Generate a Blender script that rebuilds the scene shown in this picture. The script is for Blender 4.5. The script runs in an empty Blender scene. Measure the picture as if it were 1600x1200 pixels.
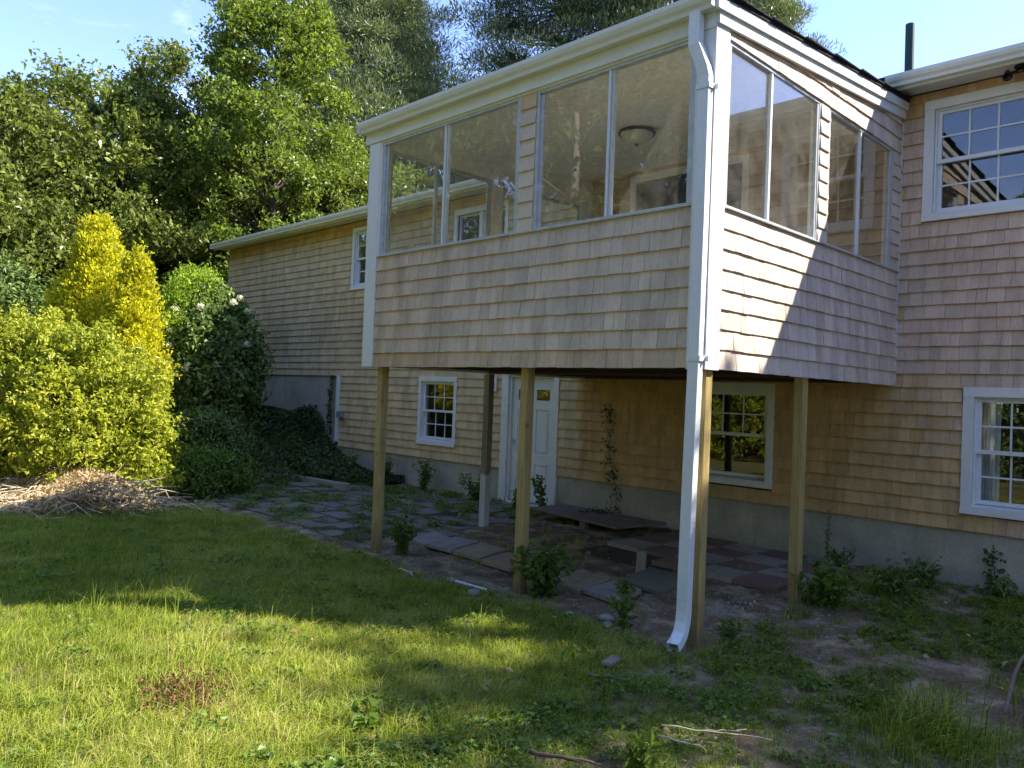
import bpy, math, random
import numpy as np
from mathutils import Matrix, Vector

random.seed(7)
rng = np.random.default_rng(7)
scene = bpy.context.scene
COL = scene.collection
rad = math.radians

# ------------------------------------------------------------------ camera, sky, sun, exposure
cam_data = bpy.data.cameras.new('camera')
cam = bpy.data.objects.new('camera', cam_data)
COL.objects.link(cam)
_r = Vector((0.7047171405623873, 0.7084626992968522, 0.03813601319737484))
_u = Vector((-0.018303057797729637, -0.03557984907660624, 0.9991992155796257))
_f = Vector((-0.709252246998785, 0.7048508197091807, 0.012106695770141404))
CAM = Vector((3.1923, -9.1120, 1.8044))
m = Matrix((_r, _u, -_f)).transposed().to_4x4()
m.translation = CAM
cam.matrix_world = m
cam_data.sensor_width = 36.0
cam_data.lens = 36.0 * 1230.08 / 1600.0
cam_data.clip_start = 0.05
cam_data.clip_end = 800.0
scene.camera = cam

SUN = Vector((0.75, 0.7776, 1.0)).normalized()
SUN_EL = math.asin(SUN.z)
world = bpy.data.worlds.new('World')
scene.world = world
world.use_nodes = True
wn, wl = world.node_tree.nodes, world.node_tree.links
wn.clear()
w_out = wn.new('ShaderNodeOutputWorld')
w_bg = wn.new('ShaderNodeBackground')
w_sky = wn.new('ShaderNodeTexSky')
w_sky.sky_type = 'NISHITA'
w_sky.sun_disc = False
w_sky.sun_elevation = SUN_EL
w_sky.sun_rotation = math.atan2(SUN.x, SUN.y)
w_sky.altitude = 20
w_sky.air_density = 1.0
w_sky.dust_density = 0.15
w_sky.ozone_density = 3.0
w_bg.inputs['Strength'].default_value = 0.13
# thin cirrus, mixed by direction
w_tc = wn.new('ShaderNodeTexCoord')
w_map = wn.new('ShaderNodeMapping')
w_map.inputs['Scale'].default_value = (1.3, 3.4, 5.0)
w_map.inputs['Rotation'].default_value = (0.3, 0.2, 0.9)
w_no = wn.new('ShaderNodeTexNoise')
w_no.inputs['Scale'].default_value = 1.6
w_no.inputs['Detail'].default_value = 7
w_no.inputs['Roughness'].default_value = 0.62
w_no.inputs['Distortion'].default_value = 0.6
w_cr = wn.new('ShaderNodeValToRGB')
w_cr.color_ramp.elements[0].position = 0.58
w_cr.color_ramp.elements[0].color = (0, 0, 0, 1)
w_cr.color_ramp.elements[1].position = 0.78
w_cr.color_ramp.elements[1].color = (0.5, 0.5, 0.5, 1)
w_mix = wn.new('ShaderNodeMixRGB')
w_mix.inputs['Color2'].default_value = (5.5, 5.9, 6.6, 1)
wl.new(w_tc.outputs['Generated'], w_map.inputs['Vector'])
wl.new(w_map.outputs['Vector'], w_no.inputs['Vector'])
wl.new(w_no.outputs['Fac'], w_cr.inputs['Fac'])
wl.new(w_cr.outputs['Color'], w_mix.inputs['Fac'])
wl.new(w_sky.outputs['Color'], w_mix.inputs['Color1'])
w_wb = wn.new('ShaderNodeMixRGB'); w_wb.blend_type = 'MULTIPLY'; w_wb.inputs['Fac'].default_value = 1.0
w_wb.inputs['Color2'].default_value = (0.97, 0.91, 1.10, 1)
wl.new(w_mix.outputs['Color'], w_wb.inputs['Color1'])
wl.new(w_wb.outputs['Color'], w_bg.inputs['Color'])
wl.new(w_bg.outputs['Background'], w_out.inputs['Surface'])

sun_data = bpy.data.lights.new('sun', 'SUN')
sun_data.energy = 4.0
sun_data.angle = rad(0.5)
sun_data.color = (1.0, 0.93, 0.82)
sun = bpy.data.objects.new('sun', sun_data)
sun.rotation_euler = SUN.to_track_quat('Z', 'Y').to_euler()
sun.location = (20, 20, 30)
COL.objects.link(sun)

scene.view_settings.view_transform = 'Standard'
scene.view_settings.look = 'None'
scene.view_settings.gamma = 1.0
scene.view_settings.use_curve_mapping = False
scene.view_settings.exposure = 1.8
scene.cycles.max_bounces = 10
scene.cycles.diffuse_bounces = 6
scene.cycles.transparent_max_bounces = 24
scene.cycles.sample_clamp_indirect = 6.0


# ------------------------------------------------------------------ helpers
def smooth(t):
    t = np.clip(t, 0.0, 1.0)
    return t * t * (3 - 2 * t)


def tag(o, label=None, cat=None, group=None, kind=None):
    if label: o['label'] = label
    if cat: o['category'] = cat
    if group: o['group'] = group
    if kind: o['kind'] = kind
    return o


def link(o, parent=None):
    COL.objects.link(o)
    if parent is not None:
        o.parent = parent
    return o


def empty(name, loc, label, cat, group=None):
    o = bpy.data.objects.new(name, None)
    o.empty_display_size = 0.2
    o.location = loc
    link(o)
    return tag(o, label, cat, group)


def np_mesh(name, V, F, mat=None, smooth_shade=False, attrs=None):
    """V (n,3), F (m,k) constant-size faces; attrs {name: per-face float}"""
    me = bpy.data.meshes.new(name)
    V = np.ascontiguousarray(V, dtype=np.float32)
    F = np.ascontiguousarray(F, dtype=np.int32)
    me.vertices.add(len(V)); me.vertices.foreach_set('co', V.ravel())
    me.loops.add(F.size); me.loops.foreach_set('vertex_index', F.ravel())
    me.polygons.add(len(F))
    me.polygons.foreach_set('loop_start', np.arange(0, F.size, F.shape[1], dtype=np.int32))
    me.polygons.foreach_set('use_smooth', np.full(len(F), smooth_shade, dtype=bool))
    me.update(calc_edges=True)
    if attrs:
        for k, v in attrs.items():
            if np.ndim(v) == 2:
                a = me.attributes.new(k, 'FLOAT_COLOR', 'FACE')
                a.data.foreach_set('color', np.ascontiguousarray(v, dtype=np.float32).ravel())
            else:
                a = me.attributes.new(k, 'FLOAT', 'FACE')
                a.data.foreach_set('value', np.ascontiguousarray(v, dtype=np.float32))
    if mat: me.materials.append(mat)
    return me


class MB:
    """collects simple shapes into one mesh"""
    def __init__(self):
        self.v = []; self.f = []

    def box(self, x0, x1, y0, y1, z0, z1):
        n = len(self.v)
        self.v += [(x0, y0, z0), (x1, y0, z0), (x1, y1, z0), (x0, y1, z0),
                   (x0, y0, z1), (x1, y0, z1), (x1, y1, z1), (x0, y1, z1)]
        self.f += [tuple(n + i for i in q) for q in
                   ((0, 3, 2, 1), (4, 5, 6, 7), (0, 1, 5, 4), (1, 2, 6, 5), (2, 3, 7, 6), (3, 0, 4, 7))]
        return self

    def prism_x(self, prof, x0, x1):
        """closed profile of (y,z) swept along x"""
        n = len(self.v); k = len(prof)
        self.v += [(x0, y, z) for y, z in prof] + [(x1, y, z) for y, z in prof]
        for i in range(k):
            j = (i + 1) % k
            self.f.append((n + i, n + j, n + k + j, n + k + i))
        self.f.append(tuple(n + i for i in range(k)))
        self.f.append(tuple(n + k + i for i in reversed(range(k))))
        return self

    def prism_y(self, prof, y0, y1):
        n = len(self.v); k = len(prof)
        self.v += [(x, y0, z) for x, z in prof] + [(x, y1, z) for x, z in prof]
        for i in range(k):
            j = (i + 1) % k
            self.f.append((n + i, n + j, n + k + j, n + k + i))
        self.f.append(tuple(n + i for i in reversed(range(k))))
        self.f.append(tuple(n + k + i for i in range(k)))
        return self

    def prism_z(self, prof, z0, z1):
        n = len(self.v); k = len(prof)
        self.v += [(x, y, z0) for x, y in prof] + [(x, y, z1) for x, y in prof]
        for i in range(k):
            j = (i + 1) % k
            self.f.append((n + i, n + j, n + k + j, n + k + i))
        self.f.append(tuple(n + i for i in reversed(range(k))))
        self.f.append(tuple(n + k + i for i in range(k)))
        return self

    def quad(self, a, b, c, d):
        n = len(self.v); self.v += [a, b, c, d]; self.f.append((n, n + 1, n + 2, n + 3)); return self

    def tube(self, pts, radii, sides=6, cap=True):
        n0 = len(self.v)
        pts = [Vector(p) for p in pts]
        if not hasattr(radii, '__len__'): radii = [radii] * len(pts)
        up = Vector((0.13, 0.21, 1)).normalized()
        for i, p in enumerate(pts):
            d = (pts[min(i + 1, len(pts) - 1)] - pts[max(i - 1, 0)])
            if d.length < 1e-9: d = Vector((0, 0, 1))
            d.normalize()
            a = d.cross(up)
            if a.length < 0.05: a = d.cross(Vector((1, 0, 0)))
            a.normalize(); b = d.cross(a)
            for s in range(sides):
                t = 2 * math.pi * s / sides
                self.v.append(tuple(p + (a * math.cos(t) + b * math.sin(t)) * radii[i]))
        for i in range(len(pts) - 1):
            for s in range(sides):
                q = (s + 1) % sides
                self.f.append((n0 + i * sides + s, n0 + i * sides + q, n0 + (i + 1) * sides + q, n0 + (i + 1) * sides + s))
        if cap:
            self.f.append(tuple(n0 + s for s in reversed(range(sides))))
            e = n0 + (len(pts) - 1) * sides
            self.f.append(tuple(e + s for s in range(sides)))
        return self

    def lathe(self, prof, c=(0, 0, 0), sides=24):
        n = len(self.v)
        for r, z in prof:
            for s in range(sides):
                t = 2 * math.pi * s / sides
                self.v.append((c[0] + r * math.cos(t), c[1] + r * math.sin(t), c[2] + z))
        for i in range(len(prof) - 1):
            for s in range(sides):
                q = (s + 1) % sides
                self.f.append((n + i * sides + s, n + i * sides + q, n + (i + 1) * sides + q, n + (i + 1) * sides + s))
        return self

    def mesh(self, name, mat, sm=False):
        me = bpy.data.meshes.new(name)
        me.from_pydata(self.v, [], self.f)
        if sm:
            for p in me.polygons: p.use_smooth = True
        me.materials.append(mat)
        me.update()
        return me

    def build(self, name, mat, parent=None, sm=False, bevel=0.0, loc=None):
        o = bpy.data.objects.new(name, self.mesh(name, mat, sm))
        if loc is not None: o.location = loc
        link(o, parent)
        if bevel:
            b = o.modifiers.new('bevel', 'BEVEL'); b.width = bevel; b.segments = 2; b.limit_method = 'ANGLE'
        return o


# ------------------------------------------------------------------ materials
def new_mat(name):
    mt = bpy.data.materials.new(name)
    mt.use_nodes = True
    nt = mt.node_tree
    nt.nodes.clear()
    out = nt.nodes.new('ShaderNodeOutputMaterial')
    return mt, nt, out


def N(nt, t, **kw):
    n = nt.nodes.new(t)
    for k, v in kw.items():
        if k in n.inputs.keys(): n.inputs[k].default_value = v
        else: setattr(n, k, v)
    return n


def noise(nt, vec, scale, detail=4, rough=0.6, dist=0.0, stretch=None):
    if stretch is not None:
        mp = N(nt, 'ShaderNodeMapping'); mp.inputs['Scale'].default_value = stretch
        nt.links.new(vec, mp.inputs['Vector']); vec = mp.outputs['Vector']
    n = N(nt, 'ShaderNodeTexNoise')
    n.inputs['Scale'].default_value = scale; n.inputs['Detail'].default_value = detail
    n.inputs['Roughness'].default_value = rough; n.inputs['Distortion'].default_value = dist
    nt.links.new(vec, n.inputs['Vector'])
    return n.outputs['Fac']


def ramp(nt, fac, stops):
    r = N(nt, 'ShaderNodeValToRGB')
    el = r.color_ramp.elements
    while len(el) < len(stops): el.new(0.5)
    for e, (p, c) in zip(el, stops):
        e.position = p; e.color = (*c, 1) if len(c) == 3 else c
    nt.links.new(fac, r.inputs['Fac'])
    return r.outputs['Color']


def mixc(nt, fac, a, b, mode='MIX'):
    n = N(nt, 'ShaderNodeMixRGB'); n.blend_type = mode
    for s, v in (('Fac', fac), ('Color1', a), ('Color2', b)):
        if hasattr(v, 'links'): nt.links.new(v, n.inputs[s])
        elif isinstance(v, (int, float)): n.inputs[s].default_value = v
        else: n.inputs[s].default_value = (*v, 1) if len(v) == 3 else v
    return n.outputs['Color']


def bump(nt, h, strength, dist=0.01):
    b = N(nt, 'ShaderNodeBump'); b.inputs['Strength'].default_value = strength; b.inputs['Distance'].default_value = dist
    nt.links.new(h, b.inputs['Height'])
    return b.outputs['Normal']


def principled(nt, out, col, rough=0.7, normal=None, spec=0.35, metal=0.0):
    p = N(nt, 'ShaderNodeBsdfPrincipled')
    if hasattr(col, 'links'): nt.links.new(col, p.inputs['Base Color'])
    else: p.inputs['Base Color'].default_value = (*col, 1)
    if hasattr(rough, 'links'): nt.links.new(rough, p.inputs['Roughness'])
    else: p.inputs['Roughness'].default_value = rough
    p.inputs['Specular IOR Level'].default_value = spec
    p.inputs['Metallic'].default_value = metal
    if normal is not None: nt.links.new(normal, p.inputs['Normal'])
    nt.links.new(p.outputs[0], out.inputs['Surface'])
    return p


def pos(nt):
    return N(nt, 'ShaderNodeNewGeometry').outputs['Position']


def objc(nt):
    return N(nt, 'ShaderNodeTexCoord').outputs['Object']


def paint_mat(name, base, rough=0.45, dirt=0.25, dirtcol=(0.32, 0.33, 0.27)):
    mt, nt, out = new_mat(name)
    P = pos(nt)
    n1 = noise(nt, P, 3.0, 6, 0.65, stretch=(1, 1, 0.35))
    n2 = noise(nt, P, 30.0, 3, 0.6)
    f = ramp(nt, n1, [(0.45, (0, 0, 0)), (0.8, (dirt,) * 3)])
    c = mixc(nt, f, base, dirtcol)
    v = ramp(nt, n2, [(0.3, (0.93,) * 3), (0.7, (1.0,) * 3)])
    c = mixc(nt, 1.0, c, v, 'MULTIPLY')
    principled(nt, out, c, rough, bump(nt, n2, 0.08, 0.004))
    return mt


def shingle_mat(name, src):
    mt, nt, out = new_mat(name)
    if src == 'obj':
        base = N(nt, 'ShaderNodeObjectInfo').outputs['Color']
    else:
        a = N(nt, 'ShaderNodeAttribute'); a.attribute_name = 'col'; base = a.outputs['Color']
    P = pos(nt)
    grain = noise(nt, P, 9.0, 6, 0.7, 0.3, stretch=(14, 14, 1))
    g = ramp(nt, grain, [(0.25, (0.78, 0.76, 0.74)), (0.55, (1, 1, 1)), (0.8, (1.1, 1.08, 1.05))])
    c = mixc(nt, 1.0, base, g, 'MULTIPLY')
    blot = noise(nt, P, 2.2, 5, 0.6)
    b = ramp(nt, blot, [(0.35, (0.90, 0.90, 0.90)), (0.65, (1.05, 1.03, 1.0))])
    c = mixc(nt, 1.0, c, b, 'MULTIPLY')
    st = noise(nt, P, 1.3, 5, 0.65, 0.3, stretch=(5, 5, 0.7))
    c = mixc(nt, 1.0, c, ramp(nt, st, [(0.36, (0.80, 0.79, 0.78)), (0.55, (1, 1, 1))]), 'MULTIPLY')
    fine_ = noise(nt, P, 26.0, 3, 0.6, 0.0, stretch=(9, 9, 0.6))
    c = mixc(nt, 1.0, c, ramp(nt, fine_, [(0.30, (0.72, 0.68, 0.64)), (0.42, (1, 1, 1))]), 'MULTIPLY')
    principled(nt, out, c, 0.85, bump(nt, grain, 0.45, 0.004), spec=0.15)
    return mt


def wood_mat(name, c1, c2, knots=True, axis=2, rough=0.75, scale=1.0):
    mt, nt, out = new_mat(name)
    P = pos(nt)
    st = [16.0, 16.0, 16.0]; st[axis] = 0.9
    g = noise(nt, P, 2.2 * scale, 6, 0.65, 0.5, stretch=tuple(st))
    c = ramp(nt, g, [(0.3, c2), (0.65, c1)])
    if knots:
        vo = N(nt, 'ShaderNodeTexVoronoi'); vo.inputs['Scale'].default_value = 3.2
        nt.links.new(P, vo.inputs['Vector'])
        k = ramp(nt, vo.outputs['Distance'], [(0.05, (1, 1, 1)), (0.13, (0, 0, 0))])
        c = mixc(nt, k, c, tuple(v * 0.28 for v in c1))
    principled(nt, out, c, rough, bump(nt, g, 0.3, 0.003), spec=0.2)
    return mt


def concrete_mat(name, base, var=0.3, soil=0.0):
    mt, nt, out = new_mat(name)
    P = pos(nt)
    a = noise(nt, P, 1.6, 6, 0.6, 0.4)
    b = noise(nt, P, 28, 4, 0.7)
    s = noise(nt, P, 1.2, 5, 0.6, stretch=(5, 5, 0.5))
    c = ramp(nt, a, [(0.3, tuple(v * (1 - var) for v in base)), (0.7, base)])
    c = mixc(nt, ramp(nt, s, [(0.52, (0, 0, 0)), (0.75, (0.35,) * 3)]), c, tuple(v * 0.45 for v in base))
    c = mixc(nt, 1.0, c, ramp(nt, b, [(0.3, (0.82,) * 3), (0.7, (1.08,) * 3)]), 'MULTIPLY')
    if soil:
        d_ = noise(nt, P, 4.5, 7, 0.75, 0.5)
        c = mixc(nt, ramp(nt, d_, [(0.42, (0.12 * soil,) * 3), (0.62, (soil,) * 3)]), c, (0.18, 0.145, 0.105))
    principled(nt, out, c, 0.92, bump(nt, b, 0.3, 0.006), spec=0.15)
    return mt


def leaf_mat(name, dark, light, trans=0.35, gloss=0.25, attr='rnd', rough=0.42):
    mt, nt, out = new_mat(name)
    a = N(nt, 'ShaderNodeAttribute'); a.attribute_name = attr
    nz = noise(nt, pos(nt), 0.9, 3, 0.6)
    ad = N(nt, 'ShaderNodeMath', operation='MULTIPLY_ADD')
    nt.links.new(nz, ad.inputs[0]); ad.inputs[1].default_value = 0.8
    nt.links.new(a.outputs['Fac'], ad.inputs[2])
    sc = N(nt, 'ShaderNodeMath', operation='MULTIPLY'); nt.links.new(ad.outputs[0], sc.inputs[0]); sc.inputs[1].default_value = 0.62
    mid = tuple((p + q) / 2 for p, q in zip(dark, light))
    c = ramp(nt, sc.outputs[0], [(0.2, dark), (0.5, mid), (0.85, light)])
    d = N(nt, 'ShaderNodeBsdfDiffuse'); nt.links.new(c, d.inputs['Color'])
    t = N(nt, 'ShaderNodeBsdfTranslucent')
    tc = mixc(nt, 1.0, c, (1.25, 1.35, 0.6), 'MULTIPLY'); nt.links.new(tc, t.inputs['Color'])
    ms = N(nt, 'ShaderNodeMixShader'); ms.inputs['Fac'].default_value = trans
    nt.links.new(d.outputs[0], ms.inputs[1]); nt.links.new(t.outputs[0], ms.inputs[2])
    g = N(nt, 'ShaderNodeBsdfGlossy'); g.inputs['Roughness'].default_value = rough
    g.inputs['Color'].default_value = (1, 1, 1, 1)
    fr = N(nt, 'ShaderNodeFresnel'); fr.inputs['IOR'].default_value = 1.4
    fm = N(nt, 'ShaderNodeMath', operation='MULTIPLY'); nt.links.new(fr.outputs[0], fm.inputs[0]); fm.inputs[1].default_value = gloss * 2
    fc = N(nt, 'ShaderNodeMath', operation='MINIMUM'); nt.links.new(fm.outputs[0], fc.inputs[0]); fc.inputs[1].default_value = 0.045
    m2 = N(nt, 'ShaderNodeMixShader'); nt.links.new(fc.outputs[0], m2.inputs['Fac'])
    nt.links.new(ms.outputs[0], m2.inputs[1]); nt.links.new(g.outputs[0], m2.inputs[2])
    nt.links.new(m2.outputs[0], out.inputs['Surface'])
    return mt


def glass_mat(name, dirt=0.05, ior=1.5, tint=(0.95, 0.97, 0.96)):
    mt, nt, out = new_mat(name)
    tr = N(nt, 'ShaderNodeBsdfTransparent'); tr.inputs['Color'].default_value = (*tint, 1)
    gl = N(nt, 'ShaderNodeBsdfGlossy'); gl.inputs['Roughness'].default_value = 0.0
    gl.inputs['Color'].default_value = (1, 1, 1, 1)
    P = pos(nt)
    wv = noise(nt, P, 1.4, 2, 0.5)
    nt.links.new(bump(nt, wv, 0.04, 0.03), gl.inputs['Normal'])
    fr = N(nt, 'ShaderNodeFresnel')
    gb = N(nt, 'ShaderNodeNewGeometry'); mr = N(nt, 'ShaderNodeMapRange')
    mr.inputs['To Min'].default_value = ior; mr.inputs['To Max'].default_value = 1.0 / ior
    nt.links.new(gb.outputs['Backfacing'], mr.inputs['Value']); nt.links.new(mr.outputs[0], fr.inputs['IOR'])
    m1 = N(nt, 'ShaderNodeMixShader'); nt.links.new(fr.outputs[0], m1.inputs['Fac'])
    nt.links.new(tr.outputs[0], m1.inputs[1]); nt.links.new(gl.outputs[0], m1.inputs[2])
    df = N(nt, 'ShaderNodeBsdfDiffuse'); df.inputs['Color'].default_value = (0.8, 0.77, 0.68, 1)
    n1 = noise(nt, P, 2.6, 7, 0.72, 0.8)
    dm = ramp(nt, n1, [(0.4, (dirt * 0.35,) * 3), (0.75, (dirt * 1.8,) * 3)])
    tl = N(nt, 'ShaderNodeBsdfTranslucent'); tl.inputs['Color'].default_value = (0.8, 0.77, 0.68, 1)
    dd = N(nt, 'ShaderNodeMixShader'); dd.inputs['Fac'].default_value = 0.4
    nt.links.new(df.outputs[0], dd.inputs[1]); nt.links.new(tl.outputs[0], dd.inputs[2])
    m2 = N(nt, 'ShaderNodeMixShader'); nt.links.new(dm, m2.inputs['Fac'])
    nt.links.new(m1.outputs[0], m2.inputs[1]); nt.links.new(dd.outputs[0], m2.inputs[2])
    nt.links.new(m2.outputs[0], out.inputs['Surface'])
    return mt


def plain_mat(name, col, rough=0.6, metal=0.0, spec=0.3):
    mt, nt, out = new_mat(name)
    P = pos(nt)
    n = noise(nt, P, 14, 4, 0.6)
    c = mixc(nt, 1.0, col, ramp(nt, n, [(0.3, (0.82,) * 3), (0.7, (1.08,) * 3)]), 'MULTIPLY')
    principled(nt, out, c, rough, bump(nt, n, 0.1, 0.004), spec=spec, metal=metal)
    return mt


M = {}
M['white'] = paint_mat('white_trim_paint', (0.76, 0.77, 0.74), 0.45, 0.18)
M['gutter'] = paint_mat('gutter_enamel', (0.74, 0.75, 0.68), 0.35, 0.22, (0.36, 0.38, 0.26))
M['white_clean'] = paint_mat('downspout_enamel', (0.78, 0.80, 0.80), 0.32, 0.2)
M['vinyl'] = paint_mat('window_vinyl', (0.72, 0.74, 0.75), 0.35, 0.08)
M['alu'] = plain_mat('aluminium_frame', (0.55, 0.57, 0.58), 0.38, 0.35)
M['sh_obj'] = shingle_mat('cedar_shingle', 'obj')
M['sh_att'] = shingle_mat('cedar_shingle_joined', 'att')
M['post'] = wood_mat('treated_pine', (0.50, 0.37, 0.14), (0.28, 0.20, 0.08))
_nt = M['post'].node_tree; _p = [n for n in _nt.nodes if n.type == 'BSDF_PRINCIPLED'][0]; _src = _p.inputs['Base Color'].links[0].from_socket
_P = pos(_nt); _sx = N(_nt, 'ShaderNodeSeparateXYZ'); _nt.links.new(_P, _sx.inputs[0])
_n = noise(_nt, _P, 7, 5, .7); _a = N(_nt, 'ShaderNodeMath', operation='MULTIPLY_ADD'); _nt.links.new(_n, _a.inputs[0]); _a.inputs[1].default_value = .5; _nt.links.new(_sx.outputs[2], _a.inputs[2])
_c = mixc(_nt, ramp(_nt, _a.outputs[0], [(.25, (.75,) * 3), (.6, (0, 0, 0))]), _src, (.16, .12, .07))
_k = noise(_nt, _P, 3.0, 5, .7, stretch=(40, 40, 1.2))
_c = mixc(_nt, 1.0, _c, ramp(_nt, _k, [(.32, (.5, .45, .4)), (.42, (1, 1, 1))]), 'MULTIPLY')
_nt.links.new(_c, _p.inputs['Base Color'])
M['joist'] = wood_mat('old_joist', (0.13, 0.08, 0.05), (0.07, 0.045, 0.03), False, 1)
M['weathered'] = wood_mat('weathered_post_wood', (0.34, 0.29, 0.22), (0.2, 0.17, 0.13), True)
M['oldboard'] = wood_mat('old_board', (0.24, 0.19, 0.15), (0.13, 0.10, 0.08), False, 0)
M['concrete'] = concrete_mat('foundation_concrete', (0.50, 0.465, 0.36), 0.4)
M['roof'] = plain_mat('asphalt_roofing', (0.035, 0.034, 0.036), 0.95, 0, 0.1)
M['ceiling'] = plain_mat('porch_ceiling_paint', (0.90, 0.87, 0.78), 0.6)
M['inner'] = plain_mat('porch_inner_paint', (0.84, 0.80, 0.71), 0.6)
M['floor'] = plain_mat('porch_floor_boards', (0.72, 0.67, 0.57), 0.6)
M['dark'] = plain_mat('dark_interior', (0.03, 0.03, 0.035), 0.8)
M['curtain'] = plain_mat('curtain_cloth', (0.62, 0.62, 0.6), 0.9)
M['glass'] = glass_mat('window_glass', 0.008, 1.58)
M['dark_glass'] = glass_mat('dark_door_glass', 0.01, 1.3, (0.35, 0.35, 0.36))
M['porch_glass'] = glass_mat('dusty_porch_glass', 0.045, 1.5, (0.985, 0.99, 0.985))
M['bronze'] = plain_mat('dark_bronze', (0.03, 0.025, 0.03), 0.35, 0.6)
M['frosted'] = plain_mat('frosted_bowl', (0.6, 0.58, 0.53), 0.4)
M['meter'] = plain_mat('grey_box_metal', (0.28, 0.31, 0.36), 0.5, 0.3)
M['vent'] = plain_mat('green_vent_pipe', (0.03, 0.07, 0.065), 0.5)
M['slate'] = concrete_mat('slate_paver', (0.26, 0.245, 0.22), 0.5, 0.6)
M['slab_grey'] = concrete_mat('grey_slab', (0.40, 0.37, 0.31), 0.3, 0.5)
M['slab_tan'] = concrete_mat('tan_slab', (0.44, 0.35, 0.22), 0.3, 0.5)
M['slab_moss'] = concrete_mat('mossy_slab', (0.18, 0.20, 0.14), 0.4, 0.7)
M['slab_red'] = concrete_mat('red_slab', (0.30, 0.17, 0.14), 0.4, 0.7)
M['stone'] = concrete_mat('field_stone', (0.36, 0.34, 0.28), 0.35)
M['bark'] = wood_mat('tree_bark', (0.16, 0.13, 0.10), (0.06, 0.05, 0.04), False, 2, 0.95)
M['bark_pale'] = wood_mat('pale_tree_bark', (0.42, 0.36, 0.28), (0.2, 0.16, 0.12), False, 2, 0.95)
M['stem'] = plain_mat('green_stem', (0.12, 0.14, 0.05), 0.7)
M['twig'] = plain_mat('dry_twig', (0.68, 0.56, 0.38), 0.9)
M['twig_dark'] = plain_mat('dark_twig', (0.17, 0.11, 0.08), 0.9)
M['oak'] = leaf_mat('oak_leaf', (0.045, 0.065, 0.014), (0.26, 0.30, 0.065), 0.35, 0.10)
M['oak2'] = leaf_mat('bright_oak_leaf', (0.06, 0.095, 0.016), (0.27, 0.33, 0.055), 0.4, 0.10)
M['pine'] = leaf_mat('pine_needle', (0.045, 0.075, 0.028), (0.24, 0.27, 0.11), 0.2, 0.05)
M['pine_dark'] = leaf_mat('dark_pine_needle', (0.018, 0.036, 0.022), (0.12, 0.155, 0.06), 0.15, 0.05)
M['gold'] = leaf_mat('golden_thuja_leaf', (0.22, 0.24, 0.014), (0.74, 0.67, 0.04), 0.42, 0.1)
M['lime'] = leaf_mat('lime_shrub_leaf', (0.12, 0.175, 0.02), (0.52, 0.52, 0.06), 0.42, 0.12)
M['dome'] = leaf_mat('green_thuja_leaf', (0.12, 0.20, 0.02), (0.38, 0.50, 0.05), 0.3, 0.15)
M['dkshrub'] = leaf_mat('dark_shrub_leaf', (0.04, 0.07, 0.018), (0.21, 0.29, 0.08), 0.25, 0.2)
M['ivy'] = leaf_mat('ivy_leaf', (0.025, 0.045, 0.012), (0.085, 0.125, 0.03), 0.25, 0.4)
M['weed'] = leaf_mat('weed_leaf', (0.06, 0.11, 0.015), (0.17, 0.26, 0.04), 0.4, 0.25)
M['petal'] = leaf_mat('white_blossom', (0.6, 0.58, 0.45), (0.8, 0.78, 0.65), 0.3, 0.1)
M['deadleaf'] = leaf_mat('dry_leaf', (0.20, 0.12, 0.05), (0.55, 0.42, 0.25), 0.25, 0.1)

M['deadbrown'] = leaf_mat('shrivelled_brown_leaf', (0.07, 0.035, 0.016), (0.24, 0.13, 0.06), 0.2, 0.1)


def grass_mat(name, dark, light, trans=0.4):
    mt, nt, out = new_mat(name)
    a = N(nt, 'ShaderNodeAttribute'); a.attribute_name = 'rnd'
    b = N(nt, 'ShaderNodeAttribute'); b.attribute_name = 'tint'; b.attribute_type = 'INSTANCER'
    ad = N(nt, 'ShaderNodeMath', operation='ADD')
    nt.links.new(a.outputs['Fac'], ad.inputs[0]); nt.links.new(b.outputs['Fac'], ad.inputs[1])
    sc = N(nt, 'ShaderNodeMath', operation='MULTIPLY'); nt.links.new(ad.outputs[0], sc.inputs[0]); sc.inputs[1].default_value = 0.5
    c = ramp(nt, sc.outputs[0], [(0.05, dark), (0.6, light), (0.9, (0.50, 0.43, 0.19))])
    d = N(nt, 'ShaderNodeBsdfDiffuse'); nt.links.new(c, d.inputs['Color'])
    t = N(nt, 'ShaderNodeBsdfTranslucent'); nt.links.new(mixc(nt, 1.0, c, (1.2, 1.3, 0.6), 'MULTIPLY'), t.inputs['Color'])
    ms = N(nt, 'ShaderNodeMixShader'); ms.inputs['Fac'].default_value = trans
    nt.links.new(d.outputs[0], ms.inputs[1]); nt.links.new(t.outputs[0], ms.inputs[2])
    nt.links.new(ms.outputs[0], out.inputs['Surface'])
    return mt


M['grass'] = grass_mat('lawn_grass_blade', (0.055, 0.125, 0.02), (0.37, 0.42, 0.06))


# ------------------------------------------------------------------ ground
def hgt(x, y):
    x = np.asarray(x, float); y = np.asarray(y, float)
    z = 0.02 - 0.09 * smooth((-1.0 - y) / 3.0) + 0.17 * smooth((-4.4 - y) / 3.2)
    z = z + 1.02 * smooth((-9.7 - x) / 3.4) * smooth((y + 2.6) / 1.9)
    z = z + 0.55 * smooth((-13.0 - x) / 6.0) * (1 - smooth((y + 2.6) / 1.9))
    z = z + 0.5 * smooth((y - 0.3) / 6.0) * smooth((-13.0 - x) / 5.0) * 0.3
    z = z + 0.025 * np.sin(x * 1.7 + 0.6 * y) * np.sin(y * 1.3 - 0.4 * x) + 0.012 * np.sin(x * 4.1 + 1.0) * np.sin(y * 3.7 + 2.0)
    return z


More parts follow.
